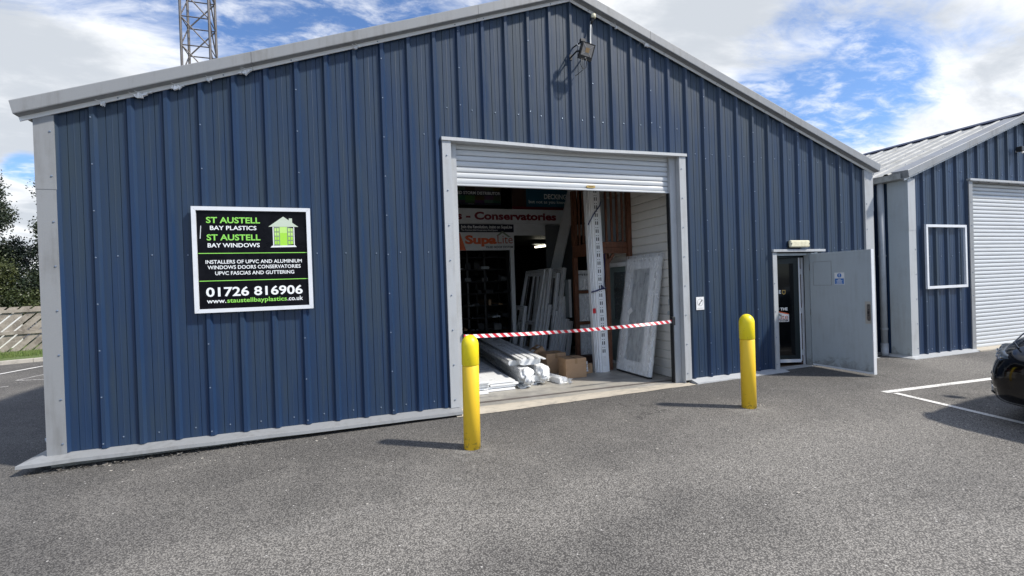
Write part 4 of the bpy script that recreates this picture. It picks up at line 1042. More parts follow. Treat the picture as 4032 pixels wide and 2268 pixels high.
    for (a, b, y0, sl_) in xs:
        m = MB(); sk = .055
        def q(x, z): return x+sk*(1-(z-FZ)/1.6)
        z0, z1 = FZ, 3.6
        m.hexa([(a+sk, y0, z0), (b+sk, y0, z0), (b+sk, y0+.09, z0), (a+sk, y0+.09, z0), (a-.05, y0, z1), (b-.05, y0, z1), (b-.05, y0+.09, z1), (a-.05, y0+.09, z1)])
        def X(x, z): return x+sk-(sk+.05)*(z-z0)/(z1-z0)
        if sl_:
            z = .3
            while z < 3.5:
                for xx in (a+.026, a+.064):
                    x = X(xx, z); m.box(x-.009, x+.009, y0-.0015, y0+.005, z, z+.062, 1)
                    x = X(xx, z+.1); m.box(x-.007, x+.007, y0-.0012, y0+.005, z+.088, z+.103, 2)
                z += .145
            m.bar((X(a+.05, .1), y0-.002, .05), (X(a+.05, .3), y0-.002, .24), .06, .001, (0, -1, 0), 3)
        elif b-a > .05:
            for xx in (a+.02, a+.045):
                m.hexa([(X(xx, z0)-.004, y0-.001, z0), (X(xx, z0)+.004, y0-.001, z0), (X(xx, z0)+.004, y0+.004, z0), (X(xx, z0)-.004, y0+.004, z0), (X(xx, z1)-.004, y0-.001, z1), (X(xx, z1)+.004, y0-.001, z1), (X(xx, z1)+.004, y0+.004, z1), (X(xx, z1)-.004, y0+.004, z1)], 2)
        m.build('profile', ['white', 'slot', 'galv', 'paper'], pb)
    m = MB(); m.tube([(.985, 1.40, 1.405), (1.06, 1.375, 1.425), (1.20, 1.372, 1.46), (1.285, 1.39, 1.47)], .012, 8); m.tube([(1.22, 1.37, 1.46), (1.17, 1.36, 1.53)], .012, 8)
    m.tube([(1.23, 1.37, 1.47), (1.26, 1.385, 1.75), (1.285, 1.40, 2.1)], .006, 6); m.tube([(.97, 1.41, 2.62), (1.06, 1.37, 2.80), (1.20, 1.37, 2.97), (1.235, 1.40, 3.04)], .010, 8); m.build('strap', 'bluetie', pb, smooth=True)
    m = MB(); m.box(1.02, 1.075, 1.420, 1.4285, 1.02, 1.11); m.build('red_sticker', 'red', pb)
    # cardboard boxes
    def carton(x, y, z, lx, ly, lz, rot, label, tilt=0, lab=False):
        t = thing('cardboard_box', label, 'box', (x, y, z), 'cardboard boxes on the workshop floor')
        m = MB(); m.box(-lx/2, lx/2, -ly/2, ly/2, 0, lz); m.build('carton', 'card', t, local=True, bevel=.006)
        m = MB(); m.box(-.025, .025, -ly/2-.0015, ly/2+.0015, lz+.0004, lz+.0016); m.box(-.025, .025, -ly/2-.0017, -ly/2-.0004, lz-.09, lz+.0014); m.build('parcel_tape', 'packtape', t, local=True)
        if lab: m = MB(); m.box(-lx/2+.03, -lx/2+.08, -ly/2+.05, -ly/2+.2, lz+.0017, lz+.003); m.box(.03, lx/2-.02, -ly/2+.06, -ly/2+.16, lz+.0017, lz+.003); m.build('address_label', 'paper', t, local=True)
        t.rotation_euler = (0, math.radians(tilt), math.radians(rot)); return t
    carton(.530, 1.345, FZ, .385, .36, .335, -3, 'square cardboard box in front, standing right of the wrapped lengths')
    carton(.395, 1.92, FZ, .40, .36, .36, 4, 'cardboard box half hidden behind the front box')
    carton(.41, 2.27, .005, .23, .30, .40, 0, 'tilted cardboard box with a white label leaning on the others', -32, True)
    carton(.885, 1.52, FZ, .16, .20, .17, 10, 'smallest cardboard box beside the foot of the upright profiles', 0)
    m = MB(); 
    for k in range(4):
        a = Vector((.80, 1.405, -.02+.045*k)); m.face([a, a+Vector((.075, -.01+.01*k, .01)), a+Vector((.07, .012, .055)), a+Vector((-.01, -.006, .05))])
    tag(m.build('paper_slip', 'paper'), 'crumpled white paper label tucked against the smallest box', 'paper')
    # white boards on the floor just inside
    for (xa, xb, n, y0, nm) in ((-1.84, -1.17, 5, .72, 'l'), (-1.16, -.70, 4, .80, 'r')):
        for k in range(n):
            z = FZ+.006+k*.038; dy = random.uniform(-.07, .10) if k < n-1 else .02; dx = random.uniform(-.035, .035)
            m = MB(); m.box(xa+dx, xb+dx, y0+dy, 5.4, z, z+.028); m.box(xa+dx, xa+dx+.02, y0+dy-.0, 5.4, z-.004, z-.0005)
            tag(m.build('white_board', 'white', bevel=.008), 'flat white plastic board in the low stack behind the left bollard' if nm == 'l' else 'flat white plastic board in the low stack beside the wrapped lengths', 'board', 'flat white boards stacked on the floor')
    for k in range(5):
        m = MB(); a = Vector((-.60+k*.085, .78+.06*k+random.uniform(-.04, .04), FZ+.012+.016*(k % 3))); b = Vector((-.45+k*.1, 5.0, FZ+.03))
        m.bar(a, b, .10, .014); tag(m.build('loose_strip', 'whitedull'), 'loose flat white strip lying on the floor under the wrapped lengths', 'strip', 'loose white strips on the floor')
    # wrapped bundles
    def bundle(p, q, w, h, label, n=14, lumps=0):
        t = thing('wrapped_lengths', label, 'profiles', p, 'plastic wrapped white lengths on the floor')
        p, q = Vector(p), Vector(q); d = (q-p).normalized(); r = d.cross(Vector((0, 0, 1))).normalized(); u = r.cross(d)
        m = MB(); K = 18; N = 30; rows = []; JT = [random.uniform(-.07, .05) for _ in range(18)]
        for i in range(N+1):
            c = p+(q-p)*i/N; row = []; sag_ = .006*math.sin(i*.9)
            for k in range(K):
                a = 2*math.pi*k/K; ca, sa = math.cos(a), math.sin(a)
                sx = math.copysign(abs(ca)**.35, ca)*w/2; sz = math.copysign(abs(sa)**.35, sa)*h/2
                j = 1+JT[k]+random.uniform(-.012, .012)+sag_; row.append(tuple(c+r*sx*j+u*sz*j))
            rows.append(row)
        for i in range(N):
            for k in range(K): m.face([rows[i][k], rows[i][(k+1) % K], rows[i+1][(k+1) % K], rows[i+1][k]])
        m.build('wrapping', 'wrap', t, smooth=True, weld=1e-5)
        cp = MB(); cp.face(rows[0]); cp.build('end_face', 'whitedull', t); cp = MB(); cp.face(rows[-1]); cp.build('end_face', 'whitedull', t)
        if lumps:
            e = MB(); K = 24; prev = None
            prof = [(1.0, 0), (1.02, -.04), (.85, -.08), (.45, -.115), (.68, -.17), (.30, -.19)]
            for (s_, dd_) in [p_ for a_, b_ in zip(prof, prof[1:]) for p_ in (a_, ((a_[0]+b_[0])/2, (a_[1]+b_[1])/2))]+[prof[-1]]:
                row = []
                for k in range(K):
                    a = 2*math.pi*k/K; j = s_*(1+random.uniform(-.13, .13)+.10*math.sin(5*a+dd_*20)); dz = -.4*abs(dd_) if s_ < .9 else 0
                    row.append(tuple(p+d*(dd_+random.uniform(-.02, .02))+r*math.cos(a)*w*.55*j+u*(math.sin(a)*h*.60*j+dz)))
                if prev:
                    for k in range(K): e.face([prev[k], prev[(k+1) % K], row[(k+1) % K], row[k]])
                prev = row
            e.face(prev)
            if lumps > 1:
                f0 = p+d*-.10
                for k in range(5):
                    a = f0+r*(-.06+.03*k); e.face([a, a+r*.04+u*random.uniform(-.01, .02), a+r*.035-Vector((0, 0, .17+random.uniform(-.04, .02)))+d*random.uniform(-.03, .03), a-r*.005-Vector((0, 0, .15))+d*random.uniform(-.03, .03)])
            e.build('crumpled_end', 'wrap', t, smooth=True, weld=1e-5)
    bundle((-.50, .92, .150), (-.22, 5.2, .16), .22, .17, 'left wrapped bundle with a crumpled end drooping to the floor', lumps=2)
    bundle((-.17, 1.05, .150), (.06, 5.2, .17), .20, .17, 'right wrapped bundle with a crumpled bulging end', lumps=2)
    bundle((-.38, 1.06, .315), (-.05, 5.2, .33), .36, .10, 'flat wrapped bundle lying on top of the other lengths')
    bundle((-.40, 1.00, .045), (-.15, 5.0, .06), .42, .10, 'flat wrapped bundle at the bottom of the heap')
    bundle((-.58, 1.25, .285), (-.30, 5.3, .27), .20, .09, 'narrow wrapped bundle along the left shoulder of the heap')
    bundle((-.16, 1.32, .285), (.10, 5.2, .28), .16, .08, 'narrow wrapped bundle along the right shoulder of the heap')
    for k in range(7):
        a = Vector((-.56+k*.062, 1.0+random.uniform(-.12, .12), .372+.012*(k % 2))); b_ = Vector((-.26+k*.06, 5.2, .385))
        m = MB(); m.bar(a, b_, .052, .016); tag(m.build('slim_trim', 'white'), 'slim white trim length lying along the top of the wrapped heap', 'trim', 'slim white trims on top of the heap')
    ch = thing('plastic_channel', 'clear wrapped white channel lying on the floor nearest the front box', 'profile', (.1, .9, FZ))
    m = MB(); p, q = Vector((.13, .86, FZ+.002)), Vector((-.16, 2.6, FZ+.002)); d = (q-p).normalized(); r = d.cross(Vector((0, 0, 1))).normalized()*.075
    for (a, b) in ((-1, -.9), (.9, 1)): m.hexa([p+r*a, p+r*b, q+r*b, q+r*a, p+r*a+Vector((0, 0, .085)), p+r*b+Vector((0, 0, .085)), q+r*b+Vector((0, 0, .085)), q+r*a+Vector((0, 0, .085))])
    m.hexa([p-r*.9, p+r*.9, q+r*.9, q-r*.9]+[v+Vector((0, 0, .012)) for v in (p-r*.9, p+r*.9, q+r*.9, q-r*.9)]); m.build('channel', 'white', ch)
    m = MB()
    for k in range(9):
        a = p+d*random.uniform(-.12, .05)+r*random.uniform(-1.1, 1.0)+Vector((0, 0, random.uniform(.0, .07)))
        m.face([a, a+r*random.uniform(.3, .7)+d*random.uniform(-.08, .0), a+r*.5+d*random.uniform(-.1, .02)+Vector((0, 0, random.uniform(.02, .06))), a+Vector((0, 0, .05))+d*random.uniform(-.05, .05)])
    m.build('torn_film', 'wrap', ch)
build_interior()
# ------------------------------------------------------------------ neighbour building
def build_neighbour():
    Y0 = -.30; XA = 10.30; HW = 3.64; ZE2 = 3.29; SL = .366; ZA2 = ZE2+SL*HW; D2 = 16
    nb = thing('neighbour_workshop', 'smaller blue ribbed workshop to the right with closed white shutter and pale roof', 'building', (XA, Y0, 0))
    zt = lambda x: ZA2-SL*abs(x-XA)
    RD2 = (8.46, 12.14, -.2, 3.32)
    mb = MB(); clad_front(mb, 6.84, 13.76, 0, lambda x: zt(x)+.03, Y0, [RD2], .115, [XA])
    for k in range(18, 42):
        c = .115+k*PITCH
        if not 6.9 < c < 13.7: continue
        if k % 3 == 0:
            z = .1
            while z < zt(c)-.1:
                if not (RD2[0]-.1 < c < RD2[1]+.1 and z < RD2[3]): mb.dome((c, Y0-.033, z), .011, mi=1)
                z += .455
        for zr in (.1, 1.86, 3.5):
            px = c+PITCH/2
            if zr < zt(px)-.1 and not (RD2[0]-.1 < px < RD2[1]+.1 and zr < RD2[3]) and px < 13.7: mb.dome((px, Y0-.003, zr), .0125, mi=1)
    mb.build('wall', ['blue', 'screw'], nb, fixn=False)
    for s in (-1, 1):
        sub = MB(); clad_front(sub, .0, D2, -.05, lambda x: ZE2+.03, 0, [], .18)
        xw = XA+s*HW
        for p in range(len(sub.v)):
            v = sub.v[p]; sub.v[p] = (xw+s*(-v[1]-.004), v[0], v[2])
        sub.build('side_wall', 'blue', nb, fixn=False)
        bx = MB(); xi = XA+s*(HW-.02)
        bx.face([(xi, Y0+.02, -.1), (xi, D2, -.1), (xi, D2, ZE2), (xi, Y0+.02, ZE2)]); bx.build('inner_wall', 'liner', nb)
        # corner trim
        for (z0, z1, e) in ((-.01, 2.35, 0), (2.345, ZE2+.02, .003)):
            m = MB(); xo = XA+s*(HW+.002+e); xn = XA+s*(HW-.19)
            m.box(min(xo, xn), max(xo, xn), Y0-.042-e, Y0-.036, z0, z1-(.0 if z1 < 3 else .005))
            m.box(min(xo, xo+s*.006), max(xo, xo+s*.006), Y0-.042-e, .01, z0, z1, 2)
            z = .15
            while z < z1 and z0 < 1: m.dome((xn+s*.03, Y0-.042, z), .011, mi=1); z += .46
            m.build('corner_trim', ['lightgrey', 'screw', 'doorgrey'], nb)
    for s in (-1, 1):
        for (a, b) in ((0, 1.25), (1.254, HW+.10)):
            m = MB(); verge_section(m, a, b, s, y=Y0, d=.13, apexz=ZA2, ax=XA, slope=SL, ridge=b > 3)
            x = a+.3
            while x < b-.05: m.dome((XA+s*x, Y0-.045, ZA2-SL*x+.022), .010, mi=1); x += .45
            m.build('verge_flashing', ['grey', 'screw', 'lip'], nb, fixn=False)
        r = MB(); y = Y0-.0; xe = XA+s*(HW+.13); ze = ZA2-SL*(HW+.13)+.17; zr = ZA2+.17; t_ = .12/HW
        while y < D2:
            for (y0, y1, h0, h1) in ((y, y+.20, 0, 0), (y+.20, y+.225, 0, .024), (y+.225, y+.275, .024, .024), (y+.275, y+.30, .024, 0), (y+.30, y+PITCH, 0, 0)):
                xr = XA+s*.12; zrr = zr-SL*.12
                r.face([(xe, y0, ze+h0), (xe, y1, ze+h1), (xr, y1, zrr+h1), (xr, y0, zrr+h0)])
            for q in (.15, .45, .8):
                r.dome((xe+(XA-xe)*q, y+.25, ze+(zr-ze)*q+.026), .012, (0, 0, 1), mi=1)
            y += PITCH
        r.build('roof', ['roofgrey', 'screw'], nb, fixn=False)
        g = MB(); xo = XA+s*(HW+.17); xi = XA+s*HW
        g.prism([(xi, ze-.13), (xo, ze-.12), (xo, ze-.012), (xo-s*.015, ze-.012), (xo-s*.02, ze-.105), (xi, ze-.115)], 'y', Y0-.02, D2); g.build('gutter', 'moss', nb)
    rc = MB(); zr = ZA2+.17
    rc.face([(XA-.20, Y0-.1, zr-SL*.20+.045), (XA, Y0-.1, zr+.055), (XA, D2, zr+.055), (XA-.20, D2, zr-SL*.2+.045)]); rc.face([(XA+.20, Y0-.1, zr-SL*.20+.045), (XA, Y0-.1, zr+.055), (XA, D2, zr+.055), (XA+.20, D2, zr-SL*.2+.045)])
    for s in (-1, 1): rc.face([(XA+s*.2, Y0-.1, zr-SL*.20+.045), (XA+s*.2, D2, zr-SL*.20+.045), (XA+s*.15, D2, zr-SL*.15-.0), (XA+s*.15, Y0-.1, zr-SL*.15)], 0)
    rc.build('ridge_cap', 'navyroof', nb, fixn=False)
    m = MB(); m.face([(XA-HW, D2, -.1), (XA+HW, D2, -.1), (XA+HW, D2, ZE2), (XA, D2, ZA2), (XA-HW, D2, ZE2)]); m.build('back_wall', 'blue', nb)
    for (xa, xb) in ((8.43, 8.545), (12.055, 12.17)):
        m = MB(); m.box(xa, xb, Y0-.05, Y0+.10, -.01, 3.325)
        z = .15
        while z < 3.3: m.dome(((xa+xb)/2, Y0-.05, z), .011, mi=1); z += .46
        m.build('door_jamb', ['grey', 'screw'], nb)
    m = MB(); m.box(8.42, 12.18, Y0-.085, Y0+.02, 3.328, 3.372); m.build('head_trim', 'lightgrey', nb, bevel=.004)
    sh = MB(); z = -.01; P_ = .0775
    while z < 3.36:
        pr = [(Y0+.096, z), (Y0+.096, z+.004)]+[(Y0+.076-.010*math.sin(math.pi*j/7)**.6, z+.007+j/7*(P_-.010)) for j in range(8)]+[(Y0+.085, z+P_)]
        for a, b in zip(pr, pr[1:]): sh.face([(8.545, a[0], a[1]), (12.055, a[0], a[1]), (12.055, b[0], b[1]), (8.545, b[0], b[1])])
        z += P_
    sh.build('roller_shutter', 'shutter', nb, smooth=True, fixn=False)
    d = MB(); d.box(8.4, 12.2, Y0-.18, Y0+.12, -.12, .003); d.build('threshold', 'apron', nb)
    d = MB()
    for (x0, x1) in ((6.66, 8.43), (12.17, 13.94)):
        lo = x0-.14 if x0 < 7 else x0; hi = x1+.14 if x1 > 13 else x1+.18 if x0 < 7 else x1
        d.hexa([(lo, Y0-.17, -.03), (hi, Y0-.17, -.03), (x1, Y0, -.03), (x0, Y0, -.03), (lo, Y0-.165, -.005), (hi, Y0-.165, -.005), (x1, Y0+.01, .025), (x0, Y0+.01, .025)])
    d.hexa([(6.52, Y0-.17, -.03), (6.66, Y0, -.03), (6.66, D2, -.03), (6.52, D2, -.03), (6.52, Y0-.165, -.006), (6.66, Y0+.0, .024), (6.66, D2, .024), (6.52, D2, -.006)])
    d.build('drip_flashing', 'lightgrey', nb)
    f = thing('empty_sign_frame', 'empty white rectangular frame fixed on the blue wall beside the closed shutter', 'frame', (7.68, Y0-.04, 1.25))
    m = MB(); a0, a1, b0, b1 = 7.085, 8.285, 1.245, 2.455; w = .05
    m.box(a0, a0+w, Y0-.075, Y0-.037, b0, b1); m.box(a1-w, a1, Y0-.075, Y0-.037, b0, b1); m.box(a0+w, a1-w, Y0-.075, Y0-.037, b0, b0+w); m.box(a0+w, a1-w, Y0-.075, Y0-.037, b1-w, b1)
    m.build('frame_bars', 'alu', f, bevel=.003)
    c = thing('wall_camera', 'small black lamp on an arm high on the right workshop gable', 'lamp', (10.05, Y0-.05, 3.98))
    m = MB(); m.box(9.98, 10.10, Y0-.16, Y0-.06, 3.98, 4.08); m.build('head', 'black', c, bevel=.01)
    m = MB(); m.tube([(10.05, Y0-.033, 4.0), (10.05, Y0-.09, 4.0)], .02, 8); m.tube([(10.04, Y0-.12, 3.98), (10.08, Y0-.12, 3.945), (10.16, Y0-.1, 4.0)], .012, 8); m.build('arm', 'cable', c)
    # downpipe in the gap
    dp = thing('downpipe', 'grey plastic downpipe in the narrow gap between the two workshops', 'pipe', (6.585, .08, 0))
    m = MB(); m.tube([(6.58, .085, .19), (6.58, .085, 3.30)], .055, 16); m.build('pipe', 'pipe', dp, smooth=True)
    for z in (.19, .50, 1.90):
        m = MB(); m.tube([(6.58, .085, z-.012), (6.58, .085, z+.012)], .064, 16); m.box(6.58, 6.655, .07, .10, z-.008, z+.008); m.build('bracket', 'pipe', dp)
    m = MB(); m.tube([(6.58, .085, .22), (6.58, .083, .15), (6.56, .07, .10), (6.52, .045, .06), (6.50, .035, -.02)], [.06, .062, .062, .062, .06], 16); m.build('elbow', 'pipe', dp, smooth=True)
build_neighbour()
lp = thing('drain_spout', 'grey rounded downpipe shoe peeping out behind the left corner of the workshop', 'pipe', (-6.32, .62, -.1))
m = MB(); m.tube([(-6.25, .62, .18), (-6.25, .62, 3.35)], .05, 14); m.build('pipe', 'pipe', lp, smooth=True)
m = MB(); m.tube([(-6.25, .62, .3), (-6.26, .60, .12), (-6.32, .55, .02), (-6.39, .52, -.01)], .065, 14); m.build('shoe', 'pipe', lp, smooth=True)
# ------------------------------------------------------------------ rubble and small litter
def scatter():
    mb = MB()
    for k in range(170):
        t = random.random()**1.6; x = -6.25+t*2.1; y = -.115+random.gauss(0, .035)-(.02 if random.random() < .3 else 0); s = random.uniform(.006, .028)
        z = ground_z(x, y); c = Vector((x, y, z+s*.3)); 
        pts = [c+Vector((random.uniform(-1, 1), random.uniform(-1, 1), random.uniform(-.5, .8)))*s for _ in range(6)]
        for f in ((0, 1, 2), (0, 2, 3), (0, 3, 4), (1, 2, 5), (2, 3, 5), (3, 4, 5)): mb.face([pts[i] for i in f])
    tag(mb.build('rubble', 'soil'), 'loose gritty rubble under the lifted grey drip edge at the left corner', 'rubble', kind='stuff')
    mb = MB()
    for (cx, cy, n, sp) in ((1.80, -1.45, 12, .07), (-5.2, -.3, 10, .4), (-2.6, -.35, 8, .3), (0, -2.2, 14, 1.6), (2.2, -2.2, 8, .9)):
        for k in range(n):
            x, y = cx+random.gauss(0, sp), cy+random.gauss(0, sp*.6); s = random.uniform(.003, .010); z = ground_z(x, y)+.004
            a = random.uniform(0, 6.28); u = Vector((math.cos(a), math.sin(a), 0))*s*1.6; v = Vector((-math.sin(a), math.cos(a), 0))*s
            if y > -.2: continue
            mb.hexa([Vector((x, y, z))-u-v, Vector((x, y, z))+u-v, Vector((x, y, z))+u+v, Vector((x, y, z))-u*.6+v]+[Vector((x, y, z+.004))+w for w in (-u*.8-v*.8, u*.8-v*.8, u*.7+v*.7, -u*.5+v*.7)])
    tag(mb.build('litter_chips', 'kerb'), 'scattered tiny pale chips lying on the asphalt', 'litter', kind='stuff')
scatter()
# ------------------------------------------------------------------ left background
O = Vector((-12.05, 10.29, 0)); EV = Vector((.975, .222, 0)).normalized(); NV = Vector((-EV.y, EV.x, 0))
def EN(e, n, z=None):
    p = O+EV*e+NV*n; return (p.x, p.y, ground_z(p.x, p.y)+(z if z is not None else 0))
def build_left():
    k = MB(); e = -14
    while e < 6.5:
        k.hexa([EN(e, 0, -.1), EN(e+.905, 0, -.1), EN(e+.905, .13, -.1), EN(e, .13, -.1), EN(e, .012, .10), EN(e+.905, .012, .10), EN(e+.905, .13, .105), EN(e, .13, .105)]); e += .915
    tag(k.build('kerb', 'kerb', bevel=.008), kind='structure')
    g = MB(); N = 40
    for i in range(N):
        a, b = -14+20.5*i/N, -14+20.5*(i+1)/N
        for (n0, n1, z0, z1) in ((.13, .55, .09, .11), (.55, 9.5, .11, .14)): g.face([EN(a, n0, z0), EN(b, n0, z0), EN(b, n1, z1), EN(a, n1, z1)])
    tag(g.build('verge', 'grasssoil'), kind='structure')
    b = MB()
    for i in range(9000):
        e = random.uniform(-7, 3.5); n = random.triangular(.45, 2.95, 1.2); h = random.uniform(.03, .10)+(.05 if random.random() < .1 else 0); p = Vector(EN(e, n, .11)); a = random.uniform(0, 3.14); w = Vector((math.cos(a), math.sin(a), 0))*.008
        b.face([p-w, p+w, p+Vector((random.uniform(-.03, .03), random.uniform(-.03, .03), h))])
    tag(b.build('grass', 'grass', fixn=False), 'short green grass along the foot of the timber fence', 'grass', kind='stuff')
    # diagonal boarded fence
    f = thing('timber_fence', 'weathered grey timber fence of diagonal boards with gaps', 'fence', EN(-3, 3.0, 0))
    H0, H1 = .06, 1.50; s = MB(); pitch = .29; bw = .228
    e = -13.5
    while e < 5.0:
        # one board: a strip leaning to the right, split in an upper and lower field like the photo
        for (z0, z1, off) in ((H0, .735, 0.0), (.745, H1, .12)):
            o0 = e+off+z0; o1 = e+off+z1
            j = random.uniform(-.008, .008)
            s.hexa([EN(o0, 2.985, z0), EN(o0+bw+j, 2.985, z0), EN(o0+bw+j, 3.005, z0), EN(o0, 3.005, z0), EN(o1, 2.985, z1+j*2), EN(o1+bw+j, 2.985, z1+j*2), EN(o1+bw+j, 3.005, z1+j*2), EN(o1, 3.005, z1+j*2)])
        e += pitch
    s.build('boards', 'fence', f)
    for (z0, z1) in ((.64, .745), (1.335, 1.43), (.02, .10)):
        r = MB(); r.hexa([EN(-13.5, 2.94, z0), EN(6.4, 2.94, z0), EN(6.4, 2.984, z0), EN(-13.5, 2.984, z0), EN(-13.5, 2.94, z1), EN(6.4, 2.94, z1), EN(6.4, 2.984, z1), EN(-13.5, 2.984, z1)]); r.build('rail', 'fence', f)
    e = -13
    while e < 6.5:
        r = MB(); r.hexa([EN(e, 3.006, -.1), EN(e+.1, 3.006, -.1), EN(e+.1, 3.1, -.1), EN(e, 3.1, -.1), EN(e, 3.006, 1.42), EN(e+.1, 3.006, 1.42), EN(e+.1, 3.1, 1.42), EN(e, 3.1, 1.42)]); r.build('post', 'fence', f); e += 2.4
    w = MB(); w.hexa([EN(-14, 4.6, -.1), EN(-.75, 4.6, -.1), EN(-.75, 4.8, -.1), EN(-14, 4.8, -.1), EN(-14, 4.6, 1.27), EN(-.75, 4.6, 1.27), EN(-.75, 4.8, 1.27), EN(-14, 4.8, 1.27)])  # low white wall added so the fence gaps read bright
    w2 = thing('added_white_wall', 'low white wall added behind the timber fence to brighten its gaps', 'wall', EN(-7, 4.7, 0)); w.build('wall', 'whitewall', w2)
    c = MB(); c.hexa([EN(-14, 4.56, 1.271), EN(-.7, 4.56, 1.271), EN(-.7, 4.84, 1.271), EN(-14, 4.84, 1.271), EN(-14, 4.56, 1.30), EN(-.7, 4.56, 1.30), EN(-.7, 4.84, 1.30), EN(-14, 4.84, 1.30)]); c.build('coping', 'kerb', w2)
build_left()
def leaves(name, m, parent, clumps, n, size, droop=.0):
    """foliage: many small bent leaf faces spread through a set of clumps (x,y,z,rx,ry,rz)"""
    v = []; f = []; mi = []
    vol = np.array([c[3]*c[4]*c[5] for c in clumps])**.8; cnt = (vol/vol.sum()*n).astype(int)
    for c, k in zip(clumps, cnt):
        # each clump is itself a set of twigs so that its outline is ragged
        nt = max(6, k//22)
        for t in range(nt):
            d = RNG.normal(size=3); d /= np.linalg.norm(d); rr = RNG.uniform(.35, 1.05)**.6
            tp = np.array(c[:3])+d*rr*np.array(c[3:6]); td = d*.6+np.array([0, 0, -droop])+RNG.normal(size=3)*.3
            for q in range(max(1, k//nt)):
                p = tp+td*RNG.uniform(-.15, .55)*size*6+RNG.normal(size=3)*size*1.1
                u = RNG.normal(size=3); u[2] -= droop; u /= np.linalg.norm(u); w = np.cross(u, RNG.normal(size=3)); w /= np.linalg.norm(w)
                L = size*RNG.uniform(.7, 1.4); b = len(v)
                v += [tuple(p), tuple(p+u*L*.5+w*L*.28), tuple(p+u*L), tuple(p+u*L*.5-w*L*.28)]; f.append((b, b+1, b+2, b+3)); mi.append(0)
    mb = MB(); mb.v = v; mb.f = f; mb.m = mi
    return mb.build(name, m, parent, fixn=False)
def tree(label, x, y, h, clumps, m, n, size, droop=0, tr=.16, name='tree'):
    z0 = ground_z(x, y)
    t = thing(name, label, 'tree', (x, y, z0), 'trees beyond the timber fence')
    tb = MB(); tb.tube([(x, y, z0), (x+.05, y, z0+h*.3), (x-.05, y+.05, z0+h*.6), (x, y, z0+h*.92)], [tr, tr*.8, tr*.5, tr*.12], 10)
    cl = [(x+c[0], y+c[1], z0+c[2], *c[3:]) for c in clumps]
    for c in cl:
        a = Vector((x, y, min(c[2]-.2, z0+h*.75)*.7+z0*.3)); b = Vector(c[:3]); tb.tube([a, a.lerp(b, .5)+Vector((0, 0, .1)), b], [tr*.4, tr*.25, tr*.08], 6)
    tb.build('trunk', 'bark', t, smooth=True)
    leaves('crown', m, t, cl, n, size, droop)
def clumps(n, rx, rz0, rz1, s, seed, shape=1.0):
    r = random.Random(seed); out = []
    for i in range(n):
        t = r.random(); z = rz0+(rz1-rz0)*t; w = rx*(1-(t**1.6)*shape*.75); a = r.uniform(0, 6.28); q = math.sqrt(r.random())*w
        k = s*r.uniform(.6, 1.2); out.append((q*math.cos(a), q*math.sin(a), z, k, k, k*.75))
    return out
tree('tall dark drooping tree at the left edge of the view', -17.6, 18.2, 7.4, clumps(26, 1.75, 2.2, 7.0, .80, 3), 'leafdark', 62000, .085, .5)
tree('dark leafy tree rising against the left corner of the workshop', -13.55, 18.0, 6.9, clumps(30, 1.55, 2.0, 6.3, .74, 8, .7), 'leafdark', 60000, .085, .25)
tree('tall dark tree farther back behind the fence', -15.6, 24.5, 6.2, clumps(22, 2.4, 1.6, 4.6, .7, 12, .6), 'leafdark', 24000, .11, .2)
tree('broad olive green bush showing above the fence', -15.6, 16.6, 3.4, clumps(24, 1.8, 1.1, 3.1, .5, 5, .9), 'leafolive', 26000, .08, .1, .09, 'bush')
tree('second olive green bush nearer the workshop corner', -12.9, 16.3, 2.9, clumps(18, 1.5, 1.0, 2.5, .45, 21, .9), 'leafolive', 15000, .08, .1, .08, 'bush')
tree('dark tree half hidden behind the workshop', -10.2, 21.0, 6.0, clumps(18, 1.8, 1.8, 5.4, .6, 31, .7), 'leafdark', 8000, .14, .2)
# lattice tower
def build_tower():
    z0 = ground_z(-8, 14)
    P = Vector((-8.50, 13.61, 0)); FRv = Vector((.898, -.003, 0)); SDv = Vector((.003, .898, 0))
    t = thing('lattice_mast', 'grey steel lattice mast rising behind the workshop roof', 'mast', (P.x, P.y, z0))
    H = 14.0; c = [P, P+FRv, P+FRv+SDv, P+SDv]
    for q in c:
        m = MB(); m.tube([(q.x, q.y, z0), (q.x, q.y, z0+H)], .045, 8); m.build('leg', 'galv', t)
    B = 1.03; nb_ = int(H/B)
    for i in range(4):
        a, b = c[i], c[(i+1) % 4]; m = MB()
        for k in range(nb_):
            za, zb_ = z0+.30+k*B, z0+.30+(k+1)*B
            m.tube([(a.x, a.y, za), (b.x, b.y, za)], .021, 6)
            # zigzag brace and a lighter double
            m.tube([(a.x, a.y, zb_), (b.x, b.y, za)], .024, 6)
        m.build('bracing', 'rusty' if i in (0, 3) else 'galv', t)
build_tower()
